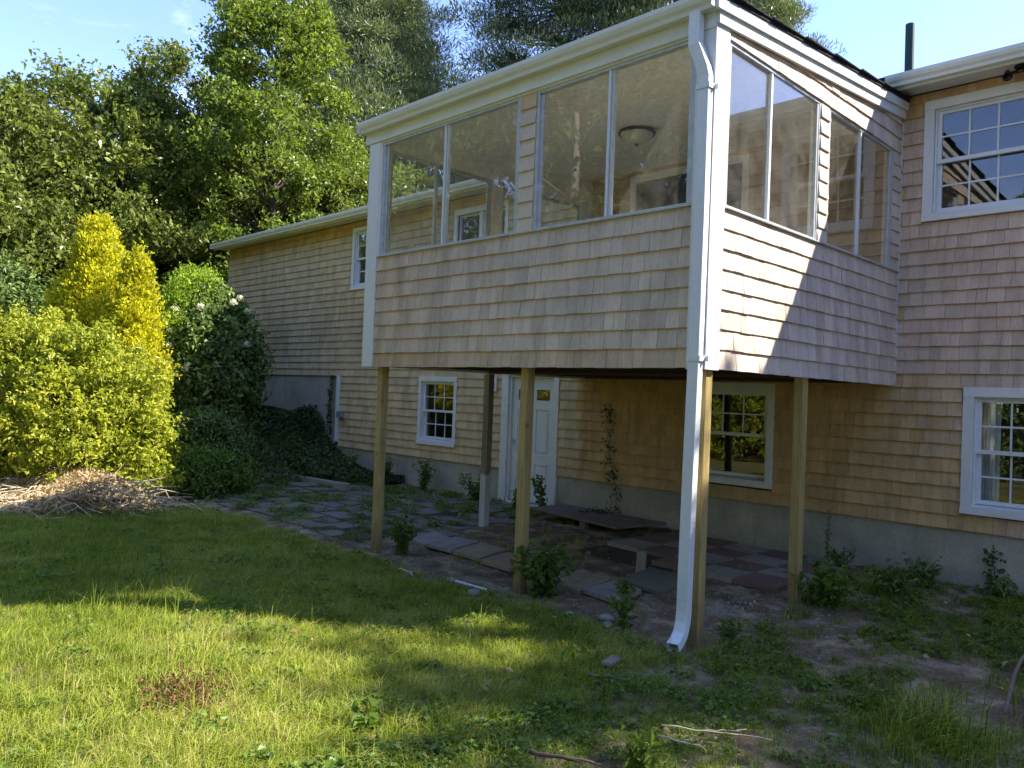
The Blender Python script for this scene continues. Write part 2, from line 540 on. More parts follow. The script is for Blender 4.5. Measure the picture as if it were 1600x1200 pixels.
def lawn_mask(x, y):
    """1 = lawn, 0 = bare"""
    x = np.asarray(x, float); y = np.asarray(y, float)
    n = 0.5 + 0.25 * np.sin(2.3 * x + 1.1 * y + 0.5) * np.sin(1.9 * y - 0.8 * x) + 0.25 * np.sin(5.1 * x - 2.2 * y) * np.sin(4.3 * y + 1.7 * x + 2)
    m_ = np.ones_like(x)
    # right part is thin with bare earth
    right = smooth((x + 0.4 + 0.35 * (y + 5.5)) / 1.2)
    m_ = m_ * (1 - right * np.clip(1.15 - 1.1 * n, 0, 0.93))
    # under and beside the porch
    under = smooth((y + 4.35) / 0.45) * smooth((-0.0 - x) / 0.5 + 0.5) * smooth((x + 11.0) / 0.5)
    m_ = m_ * (1 - under * 0.985)
    # next to the wall on the right, grassy strip with a bare band before it
    band = np.exp(-((y + 2.9 + 0.3 * x) / 0.6) ** 2) * smooth((x + 0.3) / 0.4)
    m_ = m_ * (1 - 0.8 * band)
    # brush-pile edge is bare
    left = smooth((-7.9 - x) / 0.7) * smooth((y + 7.4) / 0.6) * smooth((-3.9 - y) / 0.4)
    m_ = m_ * (1 - 0.9 * left)
    return np.clip(m_, 0, 1)


def axis_pts(a0, a1, f0, f1, step, grow=1.22):
    a = list(np.arange(f0, f1 + 1e-6, step))
    s = step
    while a[-1] < a1: s *= grow; a.append(a[-1] + s)
    s = step; lo = []
    c = f0
    while c > a0: s *= grow; c -= s; lo.append(c)
    return np.array(lo[::-1] + a)


gx = axis_pts(-150, 150, -13, 4.5, 0.11)
gy = axis_pts(-150, 150, -9.5, 0.6, 0.11)
GX, GY = np.meshgrid(gx, gy)
GZ = hgt(GX, GY)
fine = (GX > -13.2) & (GX < 4.6) & (GY > -9.6) & (GY < 0.7)
GZ = GZ + fine * rng.normal(0, 0.006, GX.shape)
V = np.stack([GX.ravel(), GY.ravel(), GZ.ravel()], 1)
ny, nx = GX.shape
i = np.arange((ny - 1) * (nx - 1)); r_, c_ = i // (nx - 1), i % (nx - 1)
F = np.stack([r_ * nx + c_, r_ * nx + c_ + 1, (r_ + 1) * nx + c_ + 1, (r_ + 1) * nx + c_], 1)
mt, nt, out = new_mat('soil_and_thatch')
P = pos(nt)
at = N(nt, 'ShaderNodeAttribute'); at.attribute_name = 'lawn'
n1 = noise(nt, P, 3.0, 6, 0.65, 0.4); n2 = noise(nt, P, 40, 4, 0.7); n3 = noise(nt, P, 0.7, 4, 0.6)
soil = ramp(nt, n1, [(0.3, (0.10, 0.073, 0.043)), (0.5, (0.22, 0.165, 0.10)), (0.66, (0.46, 0.375, 0.25))])
thatch = ramp(nt, n1, [(0.3, (0.07, 0.075, 0.025)), (0.7, (0.22, 0.20, 0.08))])
c = mixc(nt, at.outputs['Fac'], soil, thatch)
c = mixc(nt, 1.0, c, ramp(nt, n2, [(0.3, (0.6,) * 3), (0.7, (1.25,) * 3)]), 'MULTIPLY')
principled(nt, out, c, 0.95, bump(nt, n2, 0.8, 0.03), spec=0.1)
fx = V[F].mean(1)
g_me = np_mesh('ground', V, F, mt, True, {'lawn': lawn_mask(fx[:, 0], fx[:, 1])})
g_o = link(bpy.data.objects.new('ground', g_me)); tag(g_o, kind='structure')

# ------------------------------------------------------------------ house
XL, XR, DEP = -16.55, 6.5, 8.0
ZF, ZS = 0.579, 5.235
house = empty('house', (-5, 4, 0), 'long cedar shingled two storey house with white trimmed windows and grey concrete foundation', 'house')


def P_(o):
    """part under the house empty: keep world coordinates"""
    return o


def wall_rects(x0, x1, z0, z1, holes):
    xs = sorted({x0, x1, *[h[0] for h in holes], *[h[1] for h in holes]})
    zs = sorted({z0, z1, *[h[2] for h in holes], *[h[3] for h in holes]})
    xs = [v for v in xs if x0 <= v <= x1]; zs = [v for v in zs if z0 <= v <= z1]
    res = []
    for a, b in zip(xs, xs[1:]):
        run = None
        for c, d in zip(zs, zs[1:]):
            cx, cz = (a + b) / 2, (c + d) / 2
            inside = any(h[0] < cx < h[1] and h[2] < cz < h[3] for h in holes)
            if inside:
                if run: res.append((a, b, *run)); run = None
            else:
                run = (run[0], d) if run else (c, d)
        if run: res.append((a, b, *run))
    return res


# holes: (x0,x1,z0,z1) rough openings in the front wall
H_LR = (0.80, 1.72, 0.83, 1.95); H_UR = (0.34, 1.26, 3.91, 5.03)
H_LL = (-8.32, -7.40, 0.90, 1.97); H_UL = (-10.72, -9.80, 3.90, 5.02)
H_U2 = (-7.48, -6.26, 3.93, 4.93); H_LM = (-2.46, -1.47, 0.84, 1.95)
H_DR = (-6.02, -5.02, 0.06, 2.10); H_SL = (-3.60, -1.92, 2.38, 4.88)
HOLES = [H_LR, H_UR, H_LL, H_UL, H_U2, H_LM, H_DR, H_SL]

_inv = house.matrix_world.inverted() if False else Matrix.Translation((5, -4, 0))


def hp(o, parent=None):
    """parent a world-space mesh to the house (or to one of its parts)"""
    if parent is None:
        o.parent = house
        o.matrix_parent_inverse = Matrix.Translation((5, -4, 0))
    else:
        o.parent = parent
    return o


def hbuild(mb, name, mat, parent=None, sm=False, bevel=0.0):
    o = mb.build(name, mat, None, sm, bevel)
    return hp(o, parent)


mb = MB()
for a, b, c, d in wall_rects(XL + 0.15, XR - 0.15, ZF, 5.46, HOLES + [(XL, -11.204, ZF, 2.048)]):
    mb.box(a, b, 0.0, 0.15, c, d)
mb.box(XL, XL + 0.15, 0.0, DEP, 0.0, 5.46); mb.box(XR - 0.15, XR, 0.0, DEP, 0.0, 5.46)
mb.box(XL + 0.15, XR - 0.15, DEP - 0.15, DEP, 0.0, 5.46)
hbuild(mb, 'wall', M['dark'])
# inner floor and back partition so that windows look into dim rooms
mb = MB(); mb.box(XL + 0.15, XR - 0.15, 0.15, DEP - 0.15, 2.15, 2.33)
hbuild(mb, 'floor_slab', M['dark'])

mb = MB()
for a, b, c, d in wall_rects(-11.20, XR, -0.4, ZF - 0.002, [(H_DR[0], H_DR[1], 0.06, 2)]):
    mb.box(a, b, 0.002, 0.25, c, d)
fnd = hbuild(mb, 'foundation', M['concrete'])
mb = MB(); mb.box(XL, -11.204, 0.002, 0.25, -0.4, 2.048)
fnd2 = hbuild(mb, 'foundation', M['concrete'])
fnd2['label'] = 'tall bare concrete wall at the left end'

# roof: slab front slope + back slope, fascia, soffit, gutters
SL = 0.38
mb = MB()
ridge_y = DEP / 2
zr = 5.36 + SL * (ridge_y + 0.42)
mb.prism_x([(-0.42, 5.36), (ridge_y, zr), (DEP + 0.42, 5.36), (DEP + 0.42, 5.33), (ridge_y, zr - 0.06), (-0.42, 5.33)], XL - 0.15, XR + 0.15)
roof = hbuild(mb, 'roof', M['roof'])
for x in (XL + 0.02, XR - 0.1):
    mb = MB(); mb.prism_x([(0.0, 5.462), (DEP, 5.462), (ridge_y, zr - 0.07)], x, x + 0.08)
    hbuild(mb, 'gable_wall', M['inner'])
mb = MB(); mb.box(XL - 0.15, XR + 0.15, -0.34, -0.03, 5.237, 5.25)
hbuild(mb, 'soffit', M['gutter'])
mb = MB(); mb.box(XL - 0.15, XR + 0.15, -0.365, -0.342, 5.20, 5.355)
hbuild(mb, 'fascia', M['gutter'])
GPROF = [(0, .12), (0, 0), (-.07, 0), (-.078, .03), (-.10, .055), (-.112, .085), (-.112, .12), (-.104, .12), (-.104, .088),
         (-.092, .062), (-.070, .035), (-.064, .008), (-.008, .008), (-.008, .12)]


def gutter(x0, x1, y, z, name='gutter'):
    g = MB(); g.prism_x([(y + a, z + b) for a, b in GPROF], x0, x1)
    g.box(x0 - .004, x0 - .0005, y - .112, y, z, z + .12); g.box(x1 + .0005, x1 + .004, y - .112, y, z, z + .12)
    return g


hbuild(gutter(XL - 0.15, -4.66, -0.367, 5.222), 'gutter', M['gutter'])
hbuild(gutter(-0.02, XR + 0.15, -0.367, 5.222), 'gutter', M['gutter'])
# vertical white trim where the shingles stop at the left
mb = MB(); mb.box(-11.20, -11.065, -0.032, 0.0, 0.66, 2.048)
hbuild(mb, 'corner_trim', M['white'], bevel=0.004)
mb = MB(); mb.tube([(-0.36, 1.2, 5.75), (-0.365, 1.2, 6.61)], 0.053, 16)
vent = hbuild(mb, 'vent_pipe', M['vent'])


# ------------------------------------------------------------------ windows of the house
def sash(win, x0, x1, z0, z1, y, grid, fr=0.042, frame='vinyl', glass='glass'):
    s = MB()
    s.box(x0, x0 + fr, y, y + 0.035, z0, z1); s.box(x1 - fr, x1, y, y + 0.035, z0, z1)
    s.box(x0 + fr, x1 - fr, y, y + 0.035, z0, z0 + fr); s.box(x0 + fr, x1 - fr, y, y + 0.035, z1 - fr * 0.8, z1)
    so = s.build('sash', M[frame], win)
    p = MB(); p.box(x0 + fr, x1 - fr, y + 0.014, y + 0.020, z0 + fr, z1 - fr * 0.8)
    p.build('pane', M[glass], win)
    if grid:
        nx_, nz_ = grid
        gx0, gx1, gz0, gz1 = x0 + fr, x1 - fr, z0 + fr, z1 - fr * 0.8
        for k in range(1, nx_):
            q = gx0 + (gx1 - gx0) * k / nx_
            b = MB(); b.box(q - .009, q + .009, y + .006, y + .012, gz0, gz1); b.build('muntin', M['vinyl'], win)
        for k in range(1, nz_):
            q = gz0 + (gz1 - gz0) * k / nz_
            for j in range(nx_):
                a = gx0 + (gx1 - gx0) * j / nx_ + (0.0095 if j else 0); bb = gx0 + (gx1 - gx0) * (j + 1) / nx_ - (0.0095 if j < nx_ - 1 else 0)
                b = MB(); b.box(a, bb, y + .006, y + .012, q - .009, q + .009); b.build('muntin', M['vinyl'], win)


def house_window(h, cw=0.10, top=0.10, grids=((3, 2), (3, 2)), label=None, cas_mat='white'):
    x0, x1, z0, z1 = h
    c = MB()
    yf = -0.036
    c.box(x0 - cw, x0, yf, 0.0, z0 - 0.03, z1); c.box(x1, x1 + cw, yf, 0.0, z0 - 0.03, z1)
    c.box(x0 - cw, x1 + cw, yf - 0.004, 0.0, z1, z1 + top)
    c.box(x0 - cw, x1 + cw, yf - 0.02, 0.0, z0 - 0.085, z0 - 0.03)
    # jambs
    c.box(x0, x0 + 0.02, 0.0, 0.13, z0, z1); c.box(x1 - 0.02, x1, 0.0, 0.13, z0, z1)
    c.box(x0 + .02, x1 - .02, 0.0, 0.13, z1 - 0.02, z1)
    win = c.build('window', M[cas_mat], None, bevel=0.003)
    hp(win)
    if label: win['label'] = label
    s = MB(); s.prism_x([(-0.05, z0 - 0.028), (-0.05, z0 - 0.006), (0.13, z0 + 0.02), (0.13, z0 - 0.028)], x0, x1)
    s.build('sill', M['vinyl'], win)
    zm = (z0 + z1) / 2 + 0.0
    sash(win, x0 + .02, x1 - .02, z0 + 0.02, zm + 0.02, 0.065, grids[1])
    sash(win, x0 + .02, x1 - .02, zm - 0.02, z1 - 0.02, 0.024, grids[0])
    return win


w_lr = house_window(H_LR, label='lower right window with a pale curtain')
w_ur = house_window(H_UR)
w_ll = house_window(H_LL, 0.08, 0.09)
w_ul = house_window(H_UL, 0.08, 0.09)
w_lm = house_window(H_LM, 0.09, 0.10, grids=((3, 2), None))
# curtain folds behind the lower right window
cb = MB()
xs = np.linspace(0.83, 1.0, 22)
for a, b in zip(xs, xs[1:]):
    ya = 0.17 + 0.018 * math.sin(a * 190); yb = 0.17 + 0.018 * math.sin(b * 190)
    cb.quad((a, ya, 0.86), (b, yb, 0.86), (b, yb, 1.93), (a, ya, 1.93))
cb.build('curtain', M['curtain'], w_lr)
# paired window above, seen through the porch
x0, x1, z0, z1 = H_U2
c = MB()
c.box(x0 - .08, x0, -.036, 0, z0 - .03, z1); c.box(x1, x1 + .08, -.036, 0, z0 - .03, z1)
c.box(x0 - .08, x1 + .08, -.04, 0, z1, z1 + .10); c.box(x0 - .08, x1 + .08, -.056, 0, z0 - .085, z0 - .03)
c.box(-6.91, -6.83, -.02, .12, z0, z1)
w_u2 = hp(c.build('window', M['white'], None, bevel=0.003)); w_u2['label'] = 'pair of casement windows beside the porch'
sash(w_u2, x0, -6.912, z0, z1, 0.03, None); sash(w_u2, -6.828, x1, z0, z1, 0.03, None)

# sliding door from the house to the porch
x0, x1, z0, z1 = H_SL
c = MB(); c.box(x0 - .09, x0, -.03, 0, z0, z1); c.box(x1, x1 + .09, -.03, 0, z0, z1); c.box(x0 - .09, x1 + .09, -.034, 0, z1, z1 + .1)
sd = hp(c.build('sliding_door', M['white'], None, bevel=0.003)); sd['label'] = 'glazed sliding door inside the porch'
sash(sd, x0 + .01, (x0 + x1) / 2 + .03, z0, z1 - .01, 0.03, None, 0.05, 'bronze', 'dark_glass')
sash(sd, (x0 + x1) / 2 - .03, x1 - .01, z0, z1 - .01, 0.08, None, 0.05, 'bronze', 'dark_glass')

# white panelled entry door under the porch
x0, x1, z0, z1 = H_DR
c = MB(); c.box(x0 - .15, x0, -.04, 0, z0 - .3, z1); c.box(x1, x1 + .11, -.04, 0, z0 - .2, z1)
c.box(x0 - .15, x1 + .11, -.044, 0, z1, z1 + .06)
c.box(x0, x0 + .04, 0.0, .13, z0, z1); c.box(x1 - .03, x1, 0.0, .13, z0, z1); c.box(x0 + .04, x1 - .03, 0, .13, z1 - .03, z1)
c.box(x0 - .02, x1 + .02, -.06, .13, z0 - .05, z0)
dcase = hp(c.build('door_frame', M['white'], None, bevel=0.004))
dx0, dx1 = x0 + .045, x1 - .034
# slab with recessed panels and two small lights
pan = []
cols_ = [(dx0 + .11, (dx0 + dx1) / 2 - .06), ((dx0 + dx1) / 2 + .06, dx1 - .11)]
for cx0, cx1 in cols_:
    pan += [(cx0, cx1, z0 + .16, z0 + .62), (cx0, cx1, z0 + .78, z0 + 1.50), (cx0, cx1, z0 + 1.65, z0 + 1.82)]
c = MB()
for a, b, e, f in wall_rects(dx0, dx1, z0 + .005, z1 - .035, pan): c.box(a, b, .05, .09, e, f)
door = c.build('door', M['white'], None); hp(door)
c = MB()
for k, (a, b, e, f) in enumerate(pan):
    if k % 3 == 2: continue
    c.box(a, b, .064, .085, e, f)
    c.box(a + .04, b - .04, .054, .064, e + .04, f - .04)
c.build('door_panel', M['white'], door, bevel=0.004)
for k, (a, b, e, f) in enumerate(pan):
    if k % 3 == 2:
        q = MB(); q.box(a, b, .068, .074, e, f); q.build('pane', M['glass'], door)
c = MB(); c.lathe([(0.0, 0), (.012, 0), (.012, .03), (.03, .04), (.032, .055), (.022, .07), (0, .072)], sides=14)
kn = c.build('handle', M['alu'], door, True); kn.rotation_euler = (rad(90), 0, 0); kn.location = (dx0 + .06, .05, z0 + .98)

# ------------------------------------------------------------------ porch
porch = empty('porch', (0, 0, 0), 'raised cedar shingled sunroom porch with large glass windows standing on wooden posts', 'porch')
W, D = 4.49, 3.905
ZB, ZSILL, ZH = 2.05, 3.30, 4.61


def ztop(y): return 5.195 + 0.085 * y


def pb(mb, name, mat, sm=False, bevel=0.0, label=None):
    o = mb.build(name, mat, porch, sm, bevel)
    if label: o['label'] = label
    return o


# framed walls (parapet, piers, header)
FO = [(-4.26, -2.05), (-1.86, -0.15)]
SO = [(-3.70, -2.06), (-1.88, -0.25)]
mb = MB()
mb.box(-W + .005, -.005, -D, -D + .09, ZB + .01, ZSILL)
mb.box(-4.49 + .005, -4.26, -D, -D + .09, ZSILL, ZH + .05); mb.box(-2.05, -1.86, -D, -D + .09, ZSILL, ZH); mb.box(-.15, -.005, -D, -D + .09, ZSILL, ZH)
mb.box(-4.26, -.005, -D, -D + .09, ZH, 4.80)
for xx0, xx1 in ((-.092, -.002), (-W + .002, -W + .092)):
    mb.box(xx0, xx1, -D + .092, -.002, ZB + .01, ZSILL)
    mb.box(xx0, xx1, -D + .092, -3.70, ZSILL, ZH); mb.box(xx0, xx1, -2.06, -1.88, ZSILL, ZH); mb.box(xx0, xx1, -.25, -.002, ZSILL, ZH)
    mb.prism_x([(-D + .092, ZH), (-.002, ZH), (-.002, ztop(0) - .11), (-D + .092, ztop(-D) - .11)], xx0, xx1)
pb(mb, 'wall', M['inner'])
mb = MB(); mb.box(-W + .1, -.1, -D + .1, -.004, 2.30, 2.345)
pb(mb, 'floor', M['floor'])
mb = MB(); mb.prism_x([(-D + .092, 4.665), (-.022, 5.035), (-.022, 5.065), (-D + .092, 4.695)], -W + .094, -.094)
pb(mb, 'ceiling', M['ceiling'])
for k in range(13):
    x = -W + .16 + k * .348
    mb = MB(); mb.box(x, x + .04, -D + .14, -.05, 2.085, 2.298); pb(mb, 'joist', M['joist'])
mb = MB(); mb.box(-W + .1, -.1, -D + .092, -D + .138, 2.07, 2.298); mb.box(-W + .1, -.1, -.048, -.024, 2.07, 2.298)
pb(mb, 'rim_board', M['joist'])
mb = MB(); mb.box(-W + .1, -.1, -2.02, -1.93, 2.055, 2.083); pb(mb, 'girder', M['joist'])

# roof of the porch
mb = MB(); mb.prism_x([(-3.995, ztop(-3.995)), (-.03, ztop(-.03)), (-.03, ztop(-.03) - .028), (-3.995, ztop(-3.995) - .028)], -4.60, .085)
pb(mb, 'roof', M['roof'])
for k in range(26):   # edges of the asphalt courses at the rake
    y = -3.96 + k * .15
    mb = MB(); z = ztop(y)
    mb.prism_x([(y, z + .001), (y + .146, ztop(y + .146) + .001), (y + .146, ztop(y + .146) + .008), (y, z + .015)], .02 + .004 * (k % 3), .098 + .006 * ((k * 7) % 4))
    pb(mb, 'roof_shingle', M['roof'])
for sx, x0_, x1_ in ((1, .022, .062), (-1, -4.578, -4.512)):
    mb = MB(); z = lambda y, d: ztop(y) - d
    mb.prism_x([(-3.99, z(-3.99, .03)), (-.02, z(-.02, .03)), (-.02, z(-.02, .115)), (-3.99, z(-3.99, .115))], x0_, x1_ + (.012 if sx > 0 else 0))
    mb.prism_x([(-3.93, z(-3.93, .117)), (-.02, z(-.02, .117)), (-.02, z(-.02, .205)), (-3.93, z(-3.93, .205))], x0_, x1_ - .012)
    pb(mb, 'rake_board', M['white'], bevel=.002)
mb = MB(); mb.box(-4.575, .02, -3.945, -3.918, 4.625, 4.852)
pb(mb, 'fascia', M['gutter'], bevel=.002)
pb(gutter(-4.575, .045, -3.947, 4.742), 'gutter', M['gutter'])
# corner boards
mb = MB(); mb.box(-W - .012, -4.30, -D - .028, -D - .001, ZB, 4.622); mb.box(-4.30, -4.27, -D - .020, -D - .001, ZSILL, 4.622)
mb.box(-W - .02, -W, -D - .001, -D + .17, ZB, 4.622)
pb(mb, 'corner_board', M['white'], bevel=.003)
mb = MB(); mb.box(-.145, .026, -D - .028, -D - .001, ZB - .01, 4.655); mb.box(.0, .026, -D, -3.735, ZB - .01, ztop(-3.8) - .206)
pb(mb, 'corner_board', M['white'], bevel=.003)
mb = MB(); mb.box(.002, .024, -.028, -.004, ZB, 4.95)
pb(mb, 'inside_corner_trim', M['vinyl'])
# head trim over windows
mb = MB(); mb.box(-4.27, -.146, -D - .016, -D - .001, ZH - .005, 4.64)
pb(mb, 'head_trim', M['gutter'])
# window sill caps
mb = MB(); mb.box(-4.262, -.15, -D - .030, -D + .10, ZSILL, ZSILL + .012); pb(mb, 'sill', M['alu'])
mb = MB(); mb.box(-.10, .030, -3.70, -.03, ZSILL, ZSILL + .012); pb(mb, 'sill', M['alu'])


def porch_window(kind, a, b, plane, mull):
    """sliding unit: outer frame, meeting stile, two panes"""
    fr = .03
    z0, z1 = ZSILL + .013, ZH - .004
    w_ = MB(); p1 = MB(); p2 = MB(); ml = MB()

    def B(q, u0, u1, d0, d1, zz0, zz1):
        if kind == 'front': q.box(u0, u1, plane + d0, plane + d1, zz0, zz1)
        else: q.box(plane - d1, plane - d0, u0, u1, zz0, zz1)
    B(w_, a, a + fr, -.006, .05, z0, z1); B(w_, b - fr, b, -.006, .05, z0, z1)
    B(w_, a + fr, b - fr, -.006, .05, z0, z0 + .02); B(w_, a + fr, b - fr, -.006, .05, z1 - .028, z1)
    B(w_, a + fr, a + fr + .035, .018, .045, z0 + .02, z1 - .028); B(w_, b - fr - .03, b - fr, .0, .02, z0 + .02, z1 - .028)
    wo = w_.build('window', M['alu'], porch, bevel=.002)
    B(ml, mull - .028, mull - .004, .0, .03, z0 + .02, z1 - .028); B(ml, mull + .004, mull + .026, .012, .045, z0 + .02, z1 - .028)
    ml.build('mullion', M['vinyl'], wo)
    B(p1, a + fr, mull - .005, .024, .028, z0 + .02, z1 - .028); p1.build('pane', M['porch_glass'], wo)
    B(p2, mull, b - fr, .008, .012, z0 + .02, z1 - .028); p2.build('pane', M['porch_glass'], wo)
    return wo


porch_window('front', -4.262, -2.052, -D, -3.155)
porch_window('front', -1.852, -.152, -D, -.99)
porch_window('side', -3.70, -2.062, -.002, -2.975)
porch_window('side', -1.872, -.25, -.002, -1.09)
porch_window('side', -3.70, -2.062, -W + .055, -2.975)
porch_window('side', -1.872, -.25, -W + .055, -1.09)


def post(x, y, z0, z1=2.07, s=.047, mat='post', label=None, rot=0):
    q = MB(); n = 9
    prof = [(-s, -s), (s, -s), (s, s), (-s, s)]
    q.prism_z([(a, b) for a, b in prof], z0, z1)
    o = q.build('post', M[mat], porch, bevel=.005)
    o.location = (x, y, 0); o.rotation_euler.z = rot
    if label: o['label'] = label
    return o


post(-4.25, -3.80, -.4); post(-1.945, -3.80, -.4); post(-.062, -3.80, -.4); post(-.052, -2.16, -.4)
pw = post(-4.50, -1.90, -.3, 2.055, .05, 'weathered', 'weathered grey post with old white paint on its lower part', .06)
mt, nt, out = new_mat('weathered_painted_wood')
P = pos(nt); g = noise(nt, P, 2.2, 6, .65, .5, stretch=(16, 16, .9)); cc = ramp(nt, g, [(.3, (.17, .14, .10)), (.65, (.33, .28, .2))])
sx_ = N(nt, 'ShaderNodeSeparateXYZ'); nt.links.new(P, sx_.inputs[0])
nn = noise(nt, P, 6, 5, .7); ad = N(nt, 'ShaderNodeMath', operation='MULTIPLY_ADD'); nt.links.new(nn, ad.inputs[0]); ad.inputs[1].default_value = .35; nt.links.new(sx_.outputs[2], ad.inputs[2])
fz = ramp(nt, ad.outputs[0], [(.86, (.85,) * 3), (.90, (0, 0, 0))])
principled(nt, out, mixc(nt, fz, cc, (.6, .6, .58)), .8, bump(nt, g, .4, .004))
pw.data.materials[0] = mt


# downspout: rectangular pipe swept along a path
def rect_sweep(q, path, w, d):
    n0 = len(q.v); pts = [Vector(p) for p in path]
    for i_, p in enumerate(pts):
        dr = (pts[min(i_ + 1, len(pts) - 1)] - pts[max(i_ - 1, 0)]).normalized()
        a = Vector((1, 0, 0)); a = (a - dr * a.dot(dr)).normalized(); b = dr.cross(a).normalized()
        for s, t in ((-1, -1), (-.8, -1), (.8, -1), (1, -1), (1, 1), (.8, 1), (-.8, 1), (-1, 1)):
            k = 1.0
            q.v.append(tuple(p + a * s * w / 2 + b * t * d / 2))
    for i_ in range(len(pts) - 1):
        for s in range(8):
            u = (s + 1) % 8
            q.f.append((n0 + i_ * 8 + s, n0 + i_ * 8 + u, n0 + (i_ + 1) * 8 + u, n0 + (i_ + 1) * 8 + s))


q = MB()
yd = -D - .068
rect_sweep(q, [(-.115, -3.995, 4.75), (-.115, -3.998, 4.60), (-.112, -4.0, 4.50), (-.09, -3.99, 4.44), (-.045, yd - .005, 4.31), (-.032, yd, 4.25), (-.03, yd, 3.2), (-.035, yd, 2.1),
               (-.048, yd, 1.2), (-.056, yd, .45), (-.058, yd, .22), (-.056, yd - .012, .14), (-.05, yd - .05, .06), (-.042, yd - .11, .012), (-.034, yd - .17, -.012)], .094, .07)
ds = pb(q, 'downspout', M['white_clean'], bevel=.004, label='white rectangular downspout kicking out at the grass')
for zz in (2.12, 4.17):
    q = MB(); q.box(-.13, .055, yd + .036, yd + .042, zz - .02, zz + .02); q.box(-.088, .026, yd - .041, yd - .037, zz - .02, zz + .02)
    q.box(-.09, -.084, yd - .037, yd + .036, zz - .02, zz + .02); q.box(.02, .026, yd - .037, yd + .036, zz - .02, zz + .02)
    q.build('strap', M['white_clean'], ds)


# ------------------------------------------------------------------ shingles
SV = np.array([(0, 0, 0), (1, 0, 0), (1, -1, 0), (0, -1, 0), (0, 0, 1), (1, 0, 1), (1, -.12, 1), (0, -.12, 1)], float)
SF = np.array([(3, 2, 6, 7), (0, 1, 2, 3), (0, 3, 7, 4), (2, 1, 5, 6), (4, 7, 6, 5)])
sh_mesh = np_mesh('shingle', SV, SF, M['sh_obj'])


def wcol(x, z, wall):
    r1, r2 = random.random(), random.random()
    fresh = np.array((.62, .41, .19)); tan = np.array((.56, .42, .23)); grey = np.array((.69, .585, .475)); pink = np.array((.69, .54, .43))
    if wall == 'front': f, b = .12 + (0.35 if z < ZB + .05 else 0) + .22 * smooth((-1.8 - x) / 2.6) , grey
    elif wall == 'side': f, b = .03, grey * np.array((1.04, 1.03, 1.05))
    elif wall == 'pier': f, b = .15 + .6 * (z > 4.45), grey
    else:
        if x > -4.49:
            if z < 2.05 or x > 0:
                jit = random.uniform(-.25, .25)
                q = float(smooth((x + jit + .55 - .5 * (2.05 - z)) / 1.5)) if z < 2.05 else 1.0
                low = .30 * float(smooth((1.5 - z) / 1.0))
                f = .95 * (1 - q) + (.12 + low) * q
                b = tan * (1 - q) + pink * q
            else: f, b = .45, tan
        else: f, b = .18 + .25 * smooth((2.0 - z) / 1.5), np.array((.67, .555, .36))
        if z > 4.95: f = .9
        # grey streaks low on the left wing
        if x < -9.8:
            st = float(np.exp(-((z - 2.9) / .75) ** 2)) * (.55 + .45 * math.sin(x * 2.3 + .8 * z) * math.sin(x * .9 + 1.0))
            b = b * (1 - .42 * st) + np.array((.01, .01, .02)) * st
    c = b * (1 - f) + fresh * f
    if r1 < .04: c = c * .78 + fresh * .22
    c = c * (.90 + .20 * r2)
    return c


cand = []   # (dist, owner, x,y,z,w,h,t,rot,color)


def course(owner, wall, u0, u1, z, expo, overlap=.02, holes=(), top=None, wmin=.075, wmax=.20):
    u = u0
    while u < u1 - .004:
        w_ = random.uniform(wmin, wmax)
        if u1 - (u + w_) < wmin * .6: w_ = u1 - u
        u_end = min(u + w_, u1)
        segs = [(u, u_end)]
        for h in holes:
            if z + expo * .5 > h[2] and z + expo * .5 < h[3]:
                ns = []
                for a, b in segs:
                    if b <= h[0] or a >= h[1]: ns.append((a, b))
                    else:
                        if a < h[0]: ns.append((a, h[0]))
                        if b > h[1]: ns.append((h[1], b))
                segs = ns
        for a, b in segs:
            if b - a < .012: continue
            dz = random.uniform(-.003, .003)
            zt = z + expo + overlap
            if top is not None: zt = min(zt, top((a + b) / 2))
            if zt - z < .03: continue
            if wall in ('front', 'main', 'pier'):
                y = -D if wall in ('front', 'pier') else 0.0
                loc = (a + .0015, y, z + dz); rot = 0.0; ctr = Vector(((a + b) / 2, y, z + .07))
            else:
                loc = (0.0, a + .0015, z + dz); rot = math.pi / 2; ctr = Vector((0, (a + b) / 2, z + .07))
            dep = random.uniform(.028, .035) if wall == 'main' else random.uniform(.018, .025)
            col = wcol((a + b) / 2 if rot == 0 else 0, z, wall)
            d = (ctr - CAM)
            zc = d.dot(_f); vis = zc > .5 and abs(d.dot(_r) / zc) < .66 and abs(d.dot(_u) / zc) < .5
            if wall == 'main':
                # hidden behind the porch?
                if -4.6 < ctr.x < 0.0 and ctr.z > 2.0: vis = False
                if -9.5 < ctr.x <= -4.6 and ctr.z > 2.2: vis = False
            area = (b - a) * (zt - z) * (abs(d.y) if rot == 0 else abs(d.x)) / d.length ** 3 * (1 if vis else .001)
            cand.append((area, owner, loc, rot, (b - a - .003, dep, zt - z), col))
        u = u_end


E1 = .15625
for k in range(8):
    course(porch, 'front', -4.298, -.147, ZB + k * E1, E1, overlap=.014 if k < 7 else -.001, wmin=.08, wmax=.17)
for k in range(8):
    course(porch, 'side', -3.733, -.030, ZB + k * E1, E1, overlap=.014 if k < 7 else -.001, wmin=.08, wmax=.19)
npz = int((ZH - ZSILL) / E1) + 1
for k in range(npz):
    z = ZSILL + k * (ZH - ZSILL) / npz
    e = (ZH - ZSILL) / npz
    course(porch, 'pier', -2.055 + .006 * (k % 2), -1.857 + .004 * ((k + 1) % 2), z, e, overlap=.014, wmin=.3, wmax=.4)
    course(porch, 'side', -2.066, -1.874, z, e, overlap=.014, wmin=.3, wmax=.4)
    course(porch, 'side', -.252, -.030, z, e, overlap=.014, wmin=.3, wmax=.4)
